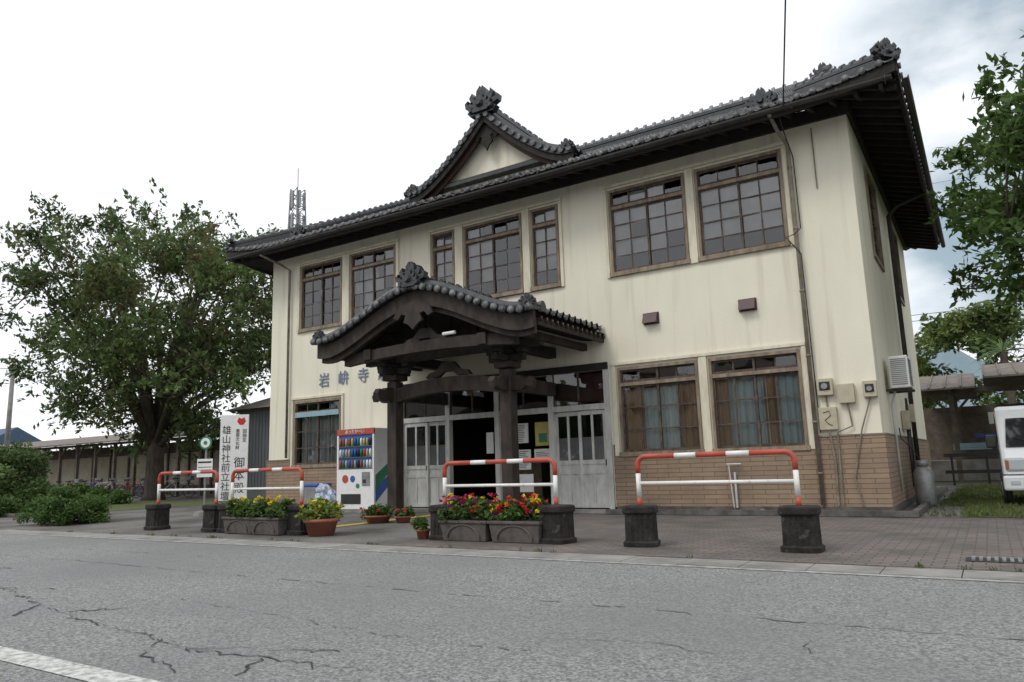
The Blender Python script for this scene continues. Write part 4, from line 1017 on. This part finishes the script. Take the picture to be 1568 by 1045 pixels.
for z0 in (37.5,41.2):
    for sx,sy in ((-.95,-.5),(0,-1.0),(.95,-.5),(.6,.8)): box(Tm.p('panel_antennas','steel'),sx-.2,sx+.2,sy-.15,sy+.15,z0,z0+2.8)
tube(P,[(0,0,44),(0,0,48)],.07,6); Tm.done()
U=Ob('utility_pole',(-46,6,0)); tube(U.p('pole','concrete',True),[(0,0,0),(0,0,8)],[.16,.11],10); box(U.p('crossarm','metalgrey'),-.9,.9,-.05,.05,7.2,7.3)
for x in (-.8,0,.8): tube(U.p('insulators','white'),[(x,0,7.3),(x,0,7.5)],.05,6)
U.done()
Wr=Ob('overhead_wires'); P=Wr.p('wires','black')
for dz in (0,.4): tube(P,[(-10,40,9.6+dz),(10,40,9.4+dz),(40,40,10.3+dz)],.018,4)
tube(P,[(-60,60,26),(30,60,24.5),(60,60,26)],.015,4)
for dz in (0,.6): tube(P,[(-46,6,7.5+dz),(-95,-25,8.5+dz)],.02,4)
Wr.done()

# ------------------------------------------------------------------ world, sun, camera
el=math.radians(50); sd=Vector((-.35*math.cos(el),-.937*math.cos(el),math.sin(el))).normalized()
w=bpy.data.worlds.new('World'); scene.world=w; w.use_nodes=True; N=w.node_tree.nodes; L=w.node_tree.links; N.clear()
out=N.new('ShaderNodeOutputWorld'); bg=N.new('ShaderNodeBackground'); bg.inputs['Strength'].default_value=.1
sk=N.new('ShaderNodeTexSky'); sk.sky_type='NISHITA'; sk.sun_disc=False; sk.sun_elevation=el; sk.sun_rotation=math.atan2(sd.x,sd.y)%(2*math.pi); sk.air_density=1; sk.dust_density=2
tc=N.new('ShaderNodeTexCoord'); mp=N.new('ShaderNodeMapping'); mp.inputs['Scale'].default_value=(1,1,2.2); L.new(tc.outputs['Generated'],mp.inputs[0])
n1=N.new('ShaderNodeTexNoise'); n1.inputs['Scale'].default_value=4.2; n1.inputs['Detail'].default_value=8; n1.inputs['Roughness'].default_value=.5; L.new(mp.outputs[0],n1.inputs['Vector'])
dt_=N.new('ShaderNodeVectorMath'); dt_.operation='DOT_PRODUCT'; dt_.inputs[1].default_value=(.075,.941,.33); L.new(tc.outputs['Generated'],dt_.inputs[0])
mr=N.new('ShaderNodeMapRange'); mr.inputs['From Min'].default_value=.96; mr.inputs['From Max'].default_value=.992; mr.interpolation_type='SMOOTHSTEP'; L.new(dt_.outputs['Value'],mr.inputs['Value'])
nr=N.new('ShaderNodeMapRange'); nr.inputs['From Min'].default_value=.34; nr.inputs['From Max'].default_value=.56; L.new(n1.outputs['Fac'],nr.inputs['Value'])
g1=N.new('ShaderNodeMath'); g1.operation='MULTIPLY'; L.new(mr.outputs[0],g1.inputs[0]); L.new(nr.outputs[0],g1.inputs[1])
cm=N.new('ShaderNodeMix'); cm.data_type='RGBA'; cm.inputs['A'].default_value=(12.0,12.3,12.7,1); cm.inputs['B'].default_value=(4.0,5.1,5.9,1); L.new(g1.outputs[0],cm.inputs['Factor'])
mx=N.new('ShaderNodeMix'); mx.data_type='RGBA'; mx.inputs['Factor'].default_value=.9; L.new(sk.outputs[0],mx.inputs['A']); L.new(cm.outputs['Result'],mx.inputs['B'])
L.new(mx.outputs['Result'],bg.inputs['Color']); L.new(bg.outputs[0],out.inputs[0])
sl=bpy.data.lights.new('sun','SUN'); sl.energy=1.2; sl.angle=math.radians(18); sl.color=(1,.97,.93)
so=bpy.data.objects.new('sun',sl); scene.collection.objects.link(so); so.rotation_euler=sd.to_track_quat('Z','Y').to_euler(); so.location=(0,-20,30)
cd=bpy.data.cameras.new('camera'); cd.sensor_width=36; cd.lens=1122.5*36/1568; cd.clip_start=.1; cd.clip_end=4000
co=bpy.data.objects.new('camera',cd); scene.collection.objects.link(co)
R3=Matrix(((.8399,.1162,.5300),(.5421,-.1244,-.8310),(-.0307,.9853,-.1675)))
q=R3.to_quaternion().normalized(); co.matrix_world=Matrix.Translation((1.51,-14.07,1.0))@q.to_matrix().to_4x4()
scene.camera=co
scene.view_settings.view_transform='Standard'; scene.view_settings.look='None'; scene.view_settings.exposure=0
